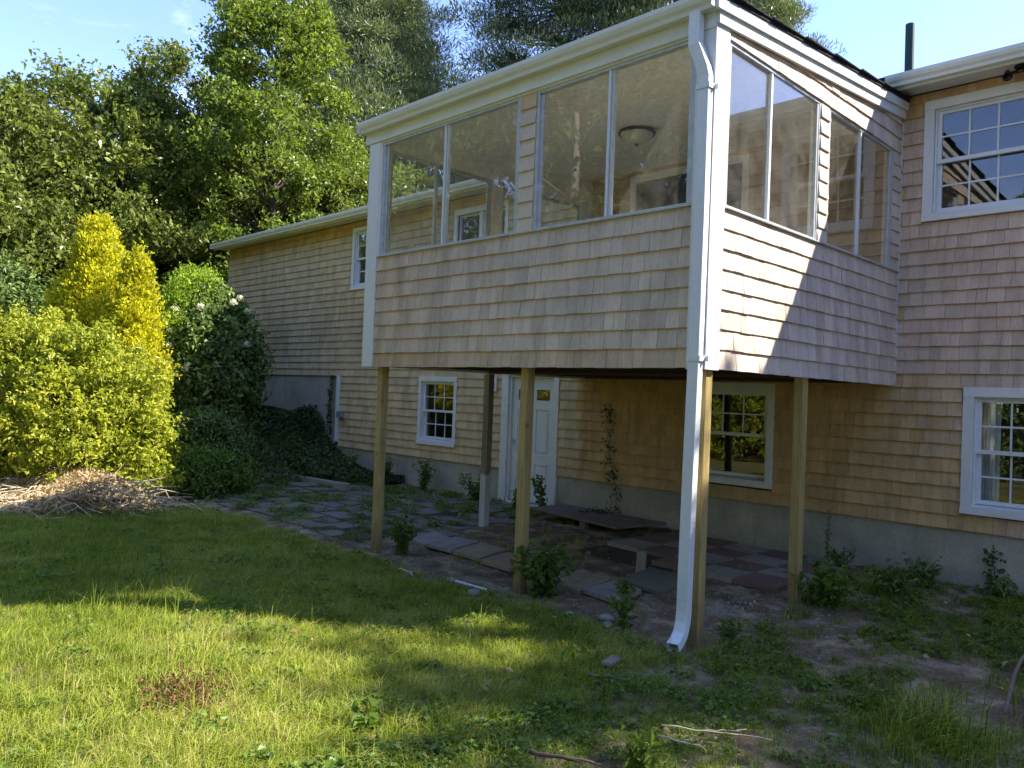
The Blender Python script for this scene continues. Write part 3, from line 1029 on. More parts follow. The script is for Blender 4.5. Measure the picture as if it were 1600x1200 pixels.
# tapering gable strip over the side windows
for k in range(3):
    z = ZH - .002 + k * E1
    course(porch, 'side', -3.72, -.030, z, E1, overlap=.014, top=lambda u: ztop(u) - .12, wmin=.1, wmax=.2)
# main wall
E2 = .1471
mh = []
for h in (H_LR, H_UR): mh.append((h[0] - .10, h[1] + .10, h[2] - .085, h[3] + .10))
for h in (H_LL, H_UL, H_U2): mh.append((h[0] - .08, h[1] + .08, h[2] - .085, h[3] + .09))
mh.append((H_LM[0] - .09, H_LM[1] + .09, H_LM[2] - .085, H_LM[3] + .10))
mh.append((H_DR[0] - .15, H_DR[1] + .11, -1, H_DR[3] + .06))
mh.append((H_SL[0] - .09, H_SL[1] + .09, H_SL[2] - .1, H_SL[3] + .10))
nrow = 32
for k in range(nrow):
    z = ZF - .01 + k * E2
    if z > ZS - .02: break
    left = -11.062 if z < 2.03 else XL
    hs = list(mh)
    # the porch walls butt against the main wall
    course(house, 'main', left, XR, z, E2, overlap=.014, holes=hs, top=lambda u: ZS - .002, wmin=.085, wmax=.20)

for owner, nm in ((porch, 'porch'), (house, 'house')):
    mine = sorted([c for c in cand if c[1] is owner], key=lambda c: -c[0])
    solo, rest = mine[:298], mine[298:]
    for _, _, loc, rot, sc, col in solo:
        o = bpy.data.objects.new('shingle', sh_mesh)
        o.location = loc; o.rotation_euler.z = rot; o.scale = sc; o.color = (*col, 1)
        COL.objects.link(o)
        if owner is house: hp(o)
        else: o.parent = porch
    Vs, Cs = [], []
    for _, _, loc, rot, sc, col in rest:
        v = SV * np.array(sc)
        if rot: v = np.stack([-v[:, 1], v[:, 0], v[:, 2]], 1)
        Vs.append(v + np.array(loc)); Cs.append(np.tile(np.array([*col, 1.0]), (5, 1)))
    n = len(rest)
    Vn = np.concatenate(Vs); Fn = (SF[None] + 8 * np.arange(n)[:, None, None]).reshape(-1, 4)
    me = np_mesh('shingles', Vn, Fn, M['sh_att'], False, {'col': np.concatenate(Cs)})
    o = bpy.data.objects.new('shingles', me); COL.objects.link(o)
    o['kind'] = 'stuff'
    if owner is house: hp(o)
    else: o.parent = porch

# ------------------------------------------------------------------ fixtures
lt = empty('ceiling_light', (-2.205, -1.9, 4.852), 'flush ceiling light with dark bronze rim and frosted glass bowl inside the porch', 'ceiling light')
q = MB(); q.lathe([(0, .004), (.12, .004), (.205, -.02), (.212, -.035), (.205, -.055), (.185, -.05), (.17, -.03)], sides=36); q.build('rim', M['bronze'], lt, True)
q = MB(); q.lathe([(.186, -.048), (.175, -.075), (.14, -.115), (.08, -.148), (.02, -.16), (0, -.161)], sides=36); q.build('bowl', M['frosted'], lt, True)
q = MB(); q.lathe([(0, -.158), (.022, -.160), (.022, -.170), (.010, -.176), (.012, -.190), (0, -.197)], sides=14); q.build('finial', M['bronze'], lt, True)

fl = empty('flood_light', (1.16, -.18, 5.234), 'twin dark floodlight under the eave above the upper right window', 'floodlight')
q = MB(); q.lathe([(0, 0), (.055, 0), (.055, -.02), (.03, -.03), (0, -.03)], sides=18); q.build('mount', M['bronze'], fl, True)
for sx in (-1, 1):
    q = MB(); q.tube([(0, 0, -.03), (sx * .04, -.01, -.05), (sx * .08, -.02, -.055)], .011, 8); q.build('arm', M['bronze'], fl, True)
    q = MB(); q.lathe([(0, .05), (.02, .05), (.028, .02), (.034, -.02), (.043, -.045), (.045, -.06), (.040, -.06), (.034, -.035), (0, -.03)], sides=18)
    h_ = q.build('lamp_head', M['bronze'], fl, True); h_.location = (sx * .105, -.03, -.065); h_.rotation_euler = (rad(-38), rad(12 * sx), 0)

q = MB(); q.box(-11.03, -10.86, -.12, -.024, 1.165, 1.30); mtb = q.build('utility_box', M['meter'], None, bevel=.006)
tag(mtb, 'small grey utility box on the shingles beside the white vertical trim', 'utility box')
q = MB(); q.tube([(-10.90, -.07, 1.165), (-10.90, -.07, 1.12), (-10.82, -.08, 1.10), (-10.77, -.06, 1.10)], .014, 8); q.build('pipe', M['twig_dark'], mtb)
q = MB(); q.box(-6.42, -6.29, -.055, -.024, 1.83, 2.07); bx = q.build('junction_box', M['white'], None, bevel=.004)
tag(bx, 'small white box on the shingles just left of the white entry door', 'junction box')
q = MB(); q.lathe([(0, 0), (.016, 0), (.016, .008), (0, .01)], sides=12); k_ = q.build('switch', M['bronze'], bx); k_.rotation_euler = (rad(90), 0, 0); k_.location = (-6.35, -.056, 1.95)

# ------------------------------------------------------------------ paving and slabs
pat = bpy.data.objects.new('patio', None)


def hz(x, y): return float(hgt(x, y))


pb_ = MB(); nn_ = 24
PX0, PX1, PY0, PY1 = -10.3, -4.7, -3.75, -.35
vs = []
bed_V = []; bed_F = []
for j in range(nn_ + 1):
    for i_ in range(nn_ + 1):
        x = PX0 + (PX1 - PX0) * i_ / nn_; y = PY0 + (PY1 - PY0) * j / nn_
        inset = 0 if (0 < i_ < nn_ and 0 < j < nn_) else -.06
        bed_V.append((x, y, hz(x, y) + .006 + inset))
for j in range(nn_):
    for i_ in range(nn_):
        a = j * (nn_ + 1) + i_; bed_F.append((a, a + 1, a + nn_ + 2, a + nn_ + 1))
bm_ = np_mesh('patio', np.array(bed_V), np.array(bed_F), plain_mat('patio_bed_soil', (.07, .06, .045), .95), True)
patio = link(bpy.data.objects.new('patio', bm_)); tag(patio, kind='structure')
pv_mesh = []
for v in range(6):
    r = random.Random(v)
    prof = [(-.5 + r.uniform(-.03, .03), -.5 + r.uniform(-.05, .05)), (.5 + r.uniform(-.03, .03), -.5 + r.uniform(-.05, .05)), (.52 + r.uniform(-.03, .02), r.uniform(-.1, .1)),
            (.5 + r.uniform(-.03, .03), .5 + r.uniform(-.05, .05)), (-.5 + r.uniform(-.03, .03), .5 + r.uniform(-.05, .05))]
    q = MB(); q.prism_z(prof, -.04, 0.0); pv_mesh.append(q.mesh('paver', M['slate'], False))
y = PY0 + .05
npv = 0
while y < PY1 - .2:
    rh = random.uniform(.30, .46)
    x = PX0 + random.uniform(0, .3)
    while x < PX1 - .2:
        w_ = random.uniform(.34, .66)
        cx, cy = x + w_ / 2, y + rh / 2
        # ragged front-left border
        ok = cy > -3.9 + .28 * max(0, (-8.0 - cx)) * 1.2 and not (cx > -5.2 and cy < -3.0) and not (cx < -9.6 and cy > -1.4)
        if ok and random.random() > .14:
            o = bpy.data.objects.new('paver', pv_mesh[random.randrange(6)]); COL.objects.link(o); o.parent = patio
            o.location = (cx, cy, hz(cx, cy) + .020 + random.uniform(-.008, .010))
            o.scale = (w_ - .03, rh - .03, 1); o.rotation_euler = (random.uniform(-.02, .02), random.uniform(-.02, .02), random.uniform(-.04, .04))
            npv += 1
        x += w_
    y += rh


def slab(pts, mat, z, name, label, cat, group=None, th=.05, tilt=0.0):
    cx = sum(p[0] for p in pts) / len(pts); cy = sum(p[1] for p in pts) / len(pts)
    q = MB(); q.prism_z([(p[0] - cx, p[1] - cy) for p in pts], -th, 0)
    o = q.build(name, M[mat], None, bevel=.008); o.location = (cx, cy, hz(cx, cy) + z)
    o.rotation_euler = (tilt, tilt * .6, 0)
    return tag(o, label, cat, group)


G = 'paving slabs lying on the bare soil by the porch posts'
slab([(-4.47, -3.16), (-4.02, -3.27), (-4.12, -2.74), (-4.66, -2.63)], 'slab_grey', .045, 'paving_slab', 'grey slab right of the left front post, leftmost of the row on soil', 'paving slab', G)
slab([(-4.005, -3.27), (-3.56, -3.26), (-3.73, -2.68), (-4.10, -2.735)], 'slab_grey', .05, 'paving_slab', 'lighter grey slab, second in the row between the two left front posts', 'paving slab', G, tilt=.01)
slab([(-3.545, -3.26), (-3.06, -3.29), (-3.24, -2.69), (-3.715, -2.67)], 'slab_tan', .045, 'paving_slab', 'brownish slab, third in the row between the two left front posts', 'paving slab', G)
slab([(-3.04, -3.30), (-2.55, -3.34), (-2.62, -2.78), (-3.20, -2.74)], 'slab_tan', .05, 'paving_slab', 'tan slab ending the row just left of the middle front post', 'paving slab', G, tilt=-.01)
slab([(-1.98, -3.36), (-1.53, -3.42), (-1.62, -2.85), (-2.08, -2.75)], 'slab_tan', .05, 'paving_slab', 'tan slab beside the leafy weed right of the middle post', 'paving slab', G, tilt=.02)
slab([(-1.50, -3.42), (-1.02, -3.52), (-1.16, -2.97), (-1.55, -2.91)], 'slab_grey', .06, 'paving_slab', 'pale grey slab nearest the viewer between middle post and downspout', 'paving slab', G, tilt=-.02)
slab([(-1.52, -2.78), (-1.0, -2.88), (-1.16, -2.20), (-1.66, -2.14)], 'slab_moss', .06, 'paving_slab', 'dark mossy green slab half hidden behind the downspout', 'paving slab', G, tilt=.02)

mb = MB()
patio2 = MB().box(-2.75, -.35, -2.0, -.12, -.1, .0).build('pavement', plain_mat('pavement_bed_soil', (.07, .055, .045), .95), None)
patio2.location.z = .012; tag(patio2, kind='structure')
tp = []
for mname in ('slab_red', 'slab_grey', 'slab_red', 'slab_moss'):
    q = MB(); q.prism_z([(-.24, -.225), (.24, -.23), (.235, .23), (-.24, .225)], -.05, 0.0); tp.append(q.mesh('paver', M[mname]))
for j in range(4):
    for i_ in range(5):
        if (j == 0 and i_ in (0, 1)) or (i_ == 4 and j == 0 and False): continue
        o = bpy.data.objects.new('paver', tp[((i_ + j) % 2) + (2 if random.random() < .3 else 0)]); COL.objects.link(o); o.parent = patio2
        o.location = (-2.46 + i_ * .485, -1.78 + j * .465, .046 + random.uniform(-.006, .008)); o.rotation_euler = (random.uniform(-.02, .02), random.uniform(-.02, .02), random.uniform(-.05, .05))

bd = slab([(-4.72, -.78), (-2.98, -1.0), (-2.80, -.14), (-4.62, -.14)], 'oldboard', .15, 'wooden_board', 'wide old wooden board lying against the foundation right of the white door', 'board', th=.035, tilt=.015)
blk = MB().box(-.05, .05, -.05, .05, -.06, .11).build('wood_block', M['oldboard'], None); blk.location = (-3.62, -.86, hz(-3.6, -.86)); blk.scale.z = .9
tag(blk, 'small wood block propping up the wide board by the foundation', 'wood block')
stk = MB().box(-.045, .045, -.045, .045, -.1, .25).build('wooden_stake', M['weathered'], None, bevel=.006); stk.location = (-1.66, -2.3, hz(-1.66, -2.3)); stk.rotation_euler = (.05, .06, .4)
tag(stk, 'short square wooden stump standing between the slabs left of the downspout', 'stake')
edg = MB().box(-.95, .95, -.05, .05, -.06, .075).build('edging_stone', M['slab_grey'], None, bevel=.01); edg.location = (-9.35, -1.55, hz(-9.35, -1.55) + .03); edg.rotation_euler.z = .08
tag(edg, 'long pale edging stone at the back left edge of the dark patio', 'edging stone')


# ------------------------------------------------------------------ leaf clouds, plants and trees
def unit(v):
    return v / (np.linalg.norm(v, axis=1, keepdims=True) + 1e-9)


def leaves(name, C, nrm, size, aspect, mat, up_dir=None, fold=.18, droop=0.0, rg=None):
    """rhombic folded leaves; C (n,3), nrm (n,3), size (n,)"""
    rg = rg or rng
    n = len(C)
    t = unit(np.cross(nrm, unit(rg.normal(size=(n, 3)))))
    if up_dir is not None:
        t = unit(t * .6 + up_dir)
        nrm = unit(nrm - t * (nrm * t).sum(1, keepdims=True))
    b = np.cross(nrm, t)
    s = size[:, None]
    base = C - t * s * .5; tip = C + t * s * .5 - np.array([0, 0, 1.0]) * droop * s
    mid = C - t * s * .06
    l = mid + b * s * aspect * .5 + nrm * s * fold; r = mid - b * s * aspect * .5 + nrm * s * fold
    V = np.stack([base, r, tip, l], 1).reshape(-1, 3)
    F = np.arange(4 * n).reshape(n, 4)
    return np_mesh(name, V, F, mat, False, {'rnd': rg.random(n)})


def cloud(centers, radii, per, flat=.7, rg=None):
    rg = rg or rng
    idx = np.repeat(np.arange(len(centers)), per)
    d = unit(rg.normal(size=(len(idx), 3)))
    u = rg.random(len(idx)) ** .5
    o = d * (u * radii[idx])[:, None]; o[:, 2] *= flat
    return centers[idx] + o, d


def make_tree(name, loc, H, R, zlow, label, cat, kind='oak', nclump=220, per=120, lsize=.14, mat='oak', bark='bark', seed=1, group=None, lean=(0, 0), crown_r=(.45, .95), trunk_r=.17, prof=None):
    rg = np.random.default_rng(seed); rd = random.Random(seed)
    root = empty(name, loc, label, cat, group)
    tk = MB()
    n = 9
    tp_ = [Vector((lean[0] * (k / n) ** 1.5 * H + .12 * math.sin(k * 1.3 + seed), lean[1] * (k / n) ** 1.5 * H + .12 * math.cos(k * 1.7 + seed), H * .93 * k / n)) for k in range(n + 1)]
    tp_[0] = Vector((0, 0, -.4))
    tk.tube(tp_, [trunk_r * (1 - .88 * k / n) * (1.25 if k == 0 else 1) for k in range(n + 1)], 8)

    def trunk_at(z):
        f = min(max(z / (H * .93), 0), 1) * n; k = min(int(f), n - 1); return tp_[k].lerp(tp_[k + 1], f - k)
    cs, rs = [], []
    for k in range(nclump):
        t = rg.random() if kind != 'pine' else (rg.integers(0, 16) + rg.normal(0, .12)) / 16
        t = min(max(t, 0), 1)
        z = zlow + (H - zlow) * t
        pr = prof(t) if prof else math.sqrt(max(0, 1 - ((t - .42) / .60) ** 2))
        a = rg.random() * 2 * math.pi
        lump = 1 + .22 * math.sin(3 * a + 5 * t + seed) + .12 * math.sin(7 * a + seed * 2)
        rr = R * pr * lump * (rg.uniform(.35, 1.0) ** .6)
        c0 = trunk_at(z)
        cc = (c0.x + rr * math.cos(a), c0.y + rr * math.sin(a), z + rg.normal(0, .15))
        cs.append(cc); rs.append(rg.uniform(*crown_r) * (.65 + .35 * pr))
        if k % 2 == 0 or kind == 'pine':
            zb = z - rr * (.45 if kind == 'oak' else .05) - rg.uniform(0, .3)
            b0 = trunk_at(max(zb, zlow * .4)); e = Vector(cc)
            md = b0.lerp(e, .55) + Vector((rg.normal(0, .1), rg.normal(0, .1), -.12 * rr if kind == 'pine' else .12 * rr))
            r0 = trunk_r * (.22 if kind == 'pine' else .30) * (1 - .6 * t)
            tk.tube([b0, md, e], [r0, r0 * .6, r0 * .22], 4, False)
    cs, rs = np.array(cs), np.array(rs)
    tk.build('trunk', M[bark], root, True)
    if kind == 'pine':
        C, d = cloud(cs, rs, per, .55, rg)
        dirv = unit(d * .7 + np.array([0, 0, .75]) + rg.normal(0, .35, d.shape))
        nr = unit(np.cross(dirv, unit(rg.normal(size=d.shape))))
        t = dirv; b = np.cross(nr, t); n_ = len(C); s = (lsize * rg.uniform(.7, 1.3, n_))[:, None]
        w_ = s * .085
        Vv = np.stack([C, C + t * s * .6 + b * w_, C + t * s, C + t * s * .6 - b * w_], 1).reshape(-1, 3)
        me = np_mesh('crown', Vv, np.arange(4 * n_).reshape(n_, 4), M[mat], False, {'rnd': rg.random(n_)})
    else:
        C, d = cloud(cs, rs, per, .62, rg)
        # small leafy tufts: pull leaves towards sub-centres
        ns = len(C) // 7
        sub = C[rg.integers(0, len(C), ns)]
        own = rg.integers(0, ns, len(C))
        C = sub[own] + rg.normal(0, lsize * .85, C.shape)
        nr = unit(rg.normal(size=C.shape) * .8 + np.array([0, 0, .8]))
        me = leaves('crown', C, nr, lsize * np.clip(rg.lognormal(-.05, .38, len(C)), .4, 2.0), .62, M[mat], droop=.25, rg=rg)
    cr = bpy.data.objects.new('crown', me); link(cr, root)
    return root


def copy_thing(root, loc, rotz, scale, label):
    r = root.copy(); COL.objects.link(r); r.location = loc; r.rotation_euler = (0, 0, rotz); r.scale = (scale,) * 3; r['label'] = label
    for ch in list(root.children):
        c = ch.copy(); COL.objects.link(c); c.parent = r
    return r


GT = 'broadleaf trees behind the left end of the house'
o1 = make_tree('oak_tree', (-22.0, -4.6, .5), 8.6, 4.2, .3, 'dark green oak at the far left edge of the treeline, under the pine tip', 'tree', nclump=300, per=180, lsize=.135, seed=11, group=GT)
o2 = make_tree('oak_tree', (-23.0, -1.2, .5), 10.2, 4.3, .3, 'green oak with rounded top directly behind the golden thuja', 'tree', nclump=340, per=175, lsize=.13, seed=12, group=GT)
o3 = make_tree('oak_tree', (-24.0, 2.2, .5), 12.3, 4.0, .6, 'taller oak in the middle of the treeline above the house corner', 'tree', nclump=340, per=175, lsize=.13, seed=13, group=GT)
o4 = make_tree('oak_tree', (-19.9, 2.9, .5), 14.2, 3.7, 1.0, 'tallest bright green oak rising right above the left roof edge', 'tree', nclump=380, per=180, lsize=.12, mat='oak2', seed=14, group=GT,
               prof=lambda t: (1 - t) ** .38 * (0.6 + .4 * min(1, t * 5)))
o5 = make_tree('oak_tree', (-18.9, -4.9, .4), 6.2, 2.3, .3, 'low glossy oak sapling at the left picture edge beside the golden thuja', 'tree', nclump=110, per=150, lsize=.12, seed=15, group=GT, crown_r=(.35, .7), trunk_r=.09)
o6 = copy_thing(o3, (-27.5, 4.5, .5), 2.1, .92, 'shaded oak set furthest back behind the tall middle oak')
o7 = copy_thing(o2, (-19.0, 6.4, .5), 1.2, .80, 'oak partly hidden behind the porch glass and left roof edge')
copy_thing(o1, (-27.5, -3.0, .5), 1.9, 1.1, 'shadowed oak filling the gap behind the two leftmost oaks')
copy_thing(o2, (-28.5, 1.5, .5), 4.2, 1.12, 'shadowed oak behind the gap between golden thuja and middle oaks')
copy_thing(o1, (-22.0, 6.8, .5), 3.3, 1.1, 'shadowed oak low behind the left roof edge')
GP = 'pine trees rising behind the roof'
PP = lambda t: min(1, (1 - t) ** .6 * 1.05 + .05)
p1 = make_tree('pine_tree', (-25.6, 9.9, .5), 23.0, 4.9, 4.0, 'tall pine with bare dark trunk and open crown above the porch left corner', 'tree', kind='pine', nclump=520, per=260, lsize=.22, mat='pine', seed=21, group=GP, crown_r=(.65, 1.35), trunk_r=.30, prof=PP)
p2 = make_tree('pine_tree', (-21.0, 17.2, .5), 26.0, 6.4, 4.0, 'dark dense pine behind the middle of the porch roof', 'tree', kind='pine', nclump=640, per=270, lsize=.25, mat='pine_dark', seed=22, group=GP, crown_r=(.8, 1.5), trunk_r=.30, prof=PP)
p3 = copy_thing(p2, (-17.3, 20.6, .5), 2.5, 1.0, 'dark pine with its tip right above the porch roof peak')
p4 = copy_thing(p1, (-31.0, -5.6, .5), 1.1, .66, 'small pine showing at the upper left corner over the oaks')
p5 = copy_thing(p2, (-30.5, 14.0, .5), 4.0, .92, 'shadowed pine between the open pine and the dark pines')
p6 = copy_thing(p1, (-16.4, 27.5, .5), 3.3, 1.0, 'distant pine with only its tip over the porch rake')
# trees on the other sides of the yard (they shade the right foreground and mirror in the glass)
make_side = [(o3, (12.4, 5.9, 0), .5, 1.24, 'tall oak off to the right of the house'), (o3, (15.6, 2.2, 0), 1.0, 1.30, 'wide oak off beyond the right end of the house'),
             (o2, (18.6, -1.5, 0), 2.6, 1.46, 'oak at the right boundary of the yard'), (o3, (-9.8, -17.0, 0), .9, 1.25, 'oak across the lawn, facing the house'),
             (o2, (-13.5, -16.0, 0), 2.2, 1.35, 'broad oak across the lawn to the left'), (o1, (-20.5, -14.5, 0), 3.0, 1.3, 'oak at the far left side of the lawn'),
             (o4, (-2.0, -21.5, 0), 4.0, .72, 'bright oak behind the viewer'), (o1, (5.5, -23.0, 0), 5.0, 1.7, 'dark oak behind the viewer to the right'),
             (o2, (15, -17, 0), .3, 1.4, 'oak by the right rear corner of the lawn'), (p1, (-11.5, -25.0, 0), 1.4, .85, 'pine across the lawn behind the oaks'),
             (p2, (-24, -20, 0), 2.4, .8, 'dark pine beyond the left side of the lawn')]
for src, lc, rz, sc, lb in make_side:
    c_ = copy_thing(src, lc, rz, sc, lb); c_['group'] = 'trees round the rest of the yard'
for k_, (hx, hy, hs) in enumerate([(-6.0, -13.0, 1.25), (-9.0, -12.6, 1.15), (-12.0, -12.0, 1.3)]):
    hedge_spots = globals().setdefault('hedge_spots', []); hedge_spots.append((hx, hy, hs))
pale = empty('bare_tree', (-9.4, -12.9, 0), 'pale barked leaning tree trunk standing across the lawn', 'tree')
q = MB(); q.tube([(0, 0, -.3), (.1, 0, 2.5), (.25, .1, 5.0), (.3, .2, 8.5)], [.24, .21, .17, .06], 9)
for k in range(9):
    z = 2.8 + k * .6; a = k * 2.4
    q.tube([(.2, .1, z), (.2 + 1.0 * math.cos(a), .1 + 1.0 * math.sin(a), z + .5), (.2 + 1.7 * math.cos(a), .1 + 1.7 * math.sin(a), z + .6)], [.05, .03, .01], 5)
q.build('trunk', M['bark_pale'], pale, True)


def shrub(name, loc, rx, ry, H, label, cat, n, ls, mat, seed, group=None, flat=1.0, base=.0, stems=14, up=None, per=70, aspect=.5, cr=(.18, .38), profile=None, droop=.2, shoots=60):
    rg = np.random.default_rng(seed)
    root = empty(name, loc, label, cat, group)
    nc = max(8, n // per)
    a = rg.random(nc) * 2 * math.pi; t = rg.random(nc) ** .8
    pr = np.array([profile(v) for v in t]) if profile else np.sqrt(np.clip(1 - (np.maximum(t - .35, 0) / .66) ** 2, 0, 1))
    rr = (rg.uniform(.3, 1, nc) ** .45) * pr * (1 + .16 * np.sin(3 * a + seed + 4 * t) + .10 * np.sin(7 * a - 6 * t))
    cs = np.stack([rx * rr * np.cos(a), ry * rr * np.sin(a), base + (H - base) * t], 1)
    C, d = cloud(cs, rg.uniform(cr[0], cr[1], nc), per, .85, rg)
    nr = unit(d * .5 + rg.normal(size=C.shape) * .6 + np.array([0, 0, .5]))
    ud = None
    if up is not None: ud = unit(np.array([0, 0, 1.0]) * up + d * .5)
    if shoots:
        k = rg.integers(0, nc, shoots); b0 = cs[k]
        dv = unit(np.stack([b0[:, 0] / rx, b0[:, 1] / ry, .5 + b0[:, 2] / H], 1) + rg.normal(0, .35, (shoots, 3)))
        L = rg.uniform(.25, .62, shoots) * min(1.0, H / 2.2)
        u = np.linspace(.1, 1, 26)
        S = b0[:, None] + dv[:, None] * (L[:, None] * u)[..., None] - np.array([0, 0, 1.0]) * ((L[:, None] * u) ** 2 * .55)[..., None]
        S = S.reshape(-1, 3) + rg.normal(0, ls * .4, (shoots * 26, 3))
        C = np.concatenate([C, S]); nr = np.concatenate([nr, unit(rg.normal(size=S.shape) * .7 + np.array([0, 0, .7]))])
        if ud is not None: ud = np.concatenate([ud, np.repeat(dv, 26, 0)])
    C[:, 2] = np.maximum(C[:, 2], -.02)
    me = leaves('foliage', C, nr, ls * rg.uniform(.6, 1.35, len(C)), aspect, M[mat], up_dir=ud, droop=droop, rg=rg)
    link(bpy.data.objects.new('foliage', me), root)
    q = MB()
    for k in range(stems):
        j = rg.integers(0, nc); e = cs[j]; s0 = (rg.normal(0, .12 * rx), rg.normal(0, .12 * ry), -.1)
        q.tube([s0, (e[0] * .45 + rg.normal(0, .06), e[1] * .45, e[2] * .55), tuple(e)], [.022, .015, .006], 4, False)
    q.build('stem', M['twig_dark'], root)
    return root


def at_g(x, y, dz=0): return (x, y, hz(x, y) + dz)


cone = lambda t: (1 - t) ** .80 * (.75 + .25 * min(1, t * 6))
GS = 'sunlit yellow green shrubs in front of the thujas'
shrub('golden_thuja', at_g(-13.3, -4.15), 2.1, 1.5, 4.8, 'larger golden yellow thuja with a pointed top left of the house', 'thuja', 46000, .095, 'gold', 31, 'golden thujas', up=1.2, aspect=.45, profile=cone, base=.1, cr=(.2, .4), per=90)
shrub('golden_thuja', at_g(-11.75, -3.95), .85, .8, 4.02, 'smaller golden thuja spire just right of the larger golden one', 'thuja', 22000, .09, 'gold', 32, 'golden thujas', up=1.2, aspect=.45, profile=cone, base=.1, cr=(.16, .32), per=90)
shrub('globe_thuja', at_g(-13.0, -2.35), .98, .9, 4.05, 'bright green round topped thuja between the golden spire and the house', 'thuja', 30000, .075, 'dome', 33, up=1.3, aspect=.5, base=.2, cr=(.16, .3), per=110, shoots=0)
shrub('leafy_shrub', at_g(-10.45, -5.1), 1.45, 1.1, 2.45, 'tall yellow green shrub at the right edge of the sunlit shrubbery, over the brush pile', 'shrub', 20000, .082, 'lime', 34, GS, shoots=240, cr=(.12, .36))
shrub_proto = shrub('leafy_shrub', at_g(-12.0, -5.5), 1.7, 1.2, 2.7, 'yellow green shrub in the middle below the larger golden thuja', 'shrub', 20000, .082, 'lime', 35, GS, shoots=260, cr=(.12, .36))
shrub('leafy_shrub', at_g(-13.7, -6.3), 1.8, 1.3, 2.5, 'yellow green shrub touching the left picture edge', 'shrub', 19000, .085, 'lime', 36, GS, shoots=240, cr=(.12, .36))
shrub('leafy_shrub', at_g(-9.85, -4.55), .75, .6, 1.5, 'low bright shrub at the shadow line beside the dark undergrowth', 'shrub', 8000, .08, 'lime', 37, GS)
dark_proto = shrub('broadleaf_shrub', at_g(-16.2, -5.2), 1.7, 1.3, 3.7, 'glossy mid green shrub behind the left golden thuja at the picture edge', 'shrub', 20000, .12, 'dkshrub', 38)
fs = shrub('flowering_shrub', at_g(-12.75, -2.05), 1.15, .95, 3.35, 'big dark leafed shrub with white blossoms against the left wing of the house', 'shrub', 26000, .13, 'dkshrub', 39, stems=24, cr=(.22, .42), base=.05)
# blossoms
rg = np.random.default_rng(5)
bc = []
for k in range(34):
    a = rg.random() * 6.28; t = rg.uniform(.55, 1.0)
    bc.append((1.12 * math.cos(a) * (1.42 - t * .6), 1.0 * math.sin(a) * (1.42 - t * .6) - .1, 3.3 * t))
C, d = cloud(np.array(bc), np.full(len(bc), .085), 60, .8, rg)
link(bpy.data.objects.new('blossoms', leaves('blossoms', C, d, np.full(len(C), .045), .8, M['petal'], rg=rg)), fs)
# one long loose branch reaching over the wall
q = MB(); br = [(.5, -.1, 2.1), (1.0, -.05, 2.35), (1.45, .0, 2.65), (1.85, .05, 2.8)]
q.tube(br, [.014, .011, .008, .004], 5)
q.build('branch', M['twig_dark'], fs)
bp = np.array([Vector(br[min(int(u), 2)]).lerp(Vector(br[min(int(u), 2) + 1]), u - min(int(u), 2)) for u in np.linspace(.2, 3, 70)]) + rg.normal(0, .07, (70, 3))
link(bpy.data.objects.new('branch_leaves', leaves('branch_leaves', bp, unit(rg.normal(size=(70, 3)) + np.array([0, 0, 1.0])), np.full(70, .11), .5, M['dkshrub'], rg=rg)), fs)
for (hx, hy, hs), w_ in zip(hedge_spots, ('nearest', 'second', 'farthest')):
    c_ = copy_thing(shrub_proto, (hx, hy, hz(hx, hy)), hx, hs, w_ + ' shrub of the sunny hedge across the lawn'); c_['group'] = 'hedge shrubs across the lawn'
for hx, hy, w_ in ((-2.4, -14.6, 'left'), (-4.6, -14.2, 'far left'), (.2, -15.4, 'right')):
    c_ = copy_thing(dark_proto, (hx, hy, hz(hx, hy)), hx, 1.15, w_ + ' dark shrub of the row behind the viewer'); c_['group'] = 'dark shrubs behind the viewer'
GU = 'low dark plants in the shade before the flowering shrub'
shrub('undergrowth_bush', at_g(-11.0, -3.0), .9, .7, 1.15, 'dark green bush in shade right below the flowering shrub', 'bush', 9000, .085, 'dkshrub', 40, GU)
shrub('undergrowth_bush', at_g(-9.75, -3.35), .7, .55, .62, 'low dark green bush at the shaded lawn corner left of the patio', 'bush', 7000, .075, 'weed', 41, GU)
shrub('undergrowth_bush', at_g(-12.6, -2.3), .9, .7, 1.2, 'shaded bush hidden between the thujas and the flowering shrub', 'bush', 8000, .09, 'dkshrub', 42, GU)

# ivy covering the bank in front of the tall concrete wall
n = 52000
x = rng.uniform(-16.2, -8.7, n); y = rng.uniform(-2.9, -.04, n)
keep = (y > -1.55 - .12 * (x + 9)) | (rng.random(n) < .12 * (x < -9.6)); keep &= ~((x > -9.4) & (y < -1.2))
keep &= (x < -9.1) | (y > -.8) & (x < -8.7)
x, y = x[keep], y[keep]
hh = (.15 + .14 * np.sin(2.1 * x + 1) * np.sin(1.7 * y) + .42 * np.exp(-((x + 11.95) / .45) ** 2) * smooth((y + .9) / .7)) * rng.random(len(x)) ** .6
C = np.stack([x, y, hgt(x, y) + hh + .02], 1)
me = leaves('ivy', C, unit(rng.normal(size=C.shape) * .7 + np.array([0, -.3, .9])), .075 * rng.uniform(.6, 1.5, len(C)), .75, M['ivy'], droop=.15)
tag(link(bpy.data.objects.new('ivy', me)), 'dark ivy ground cover over the bank below the tall concrete wall', 'ivy', kind='stuff')


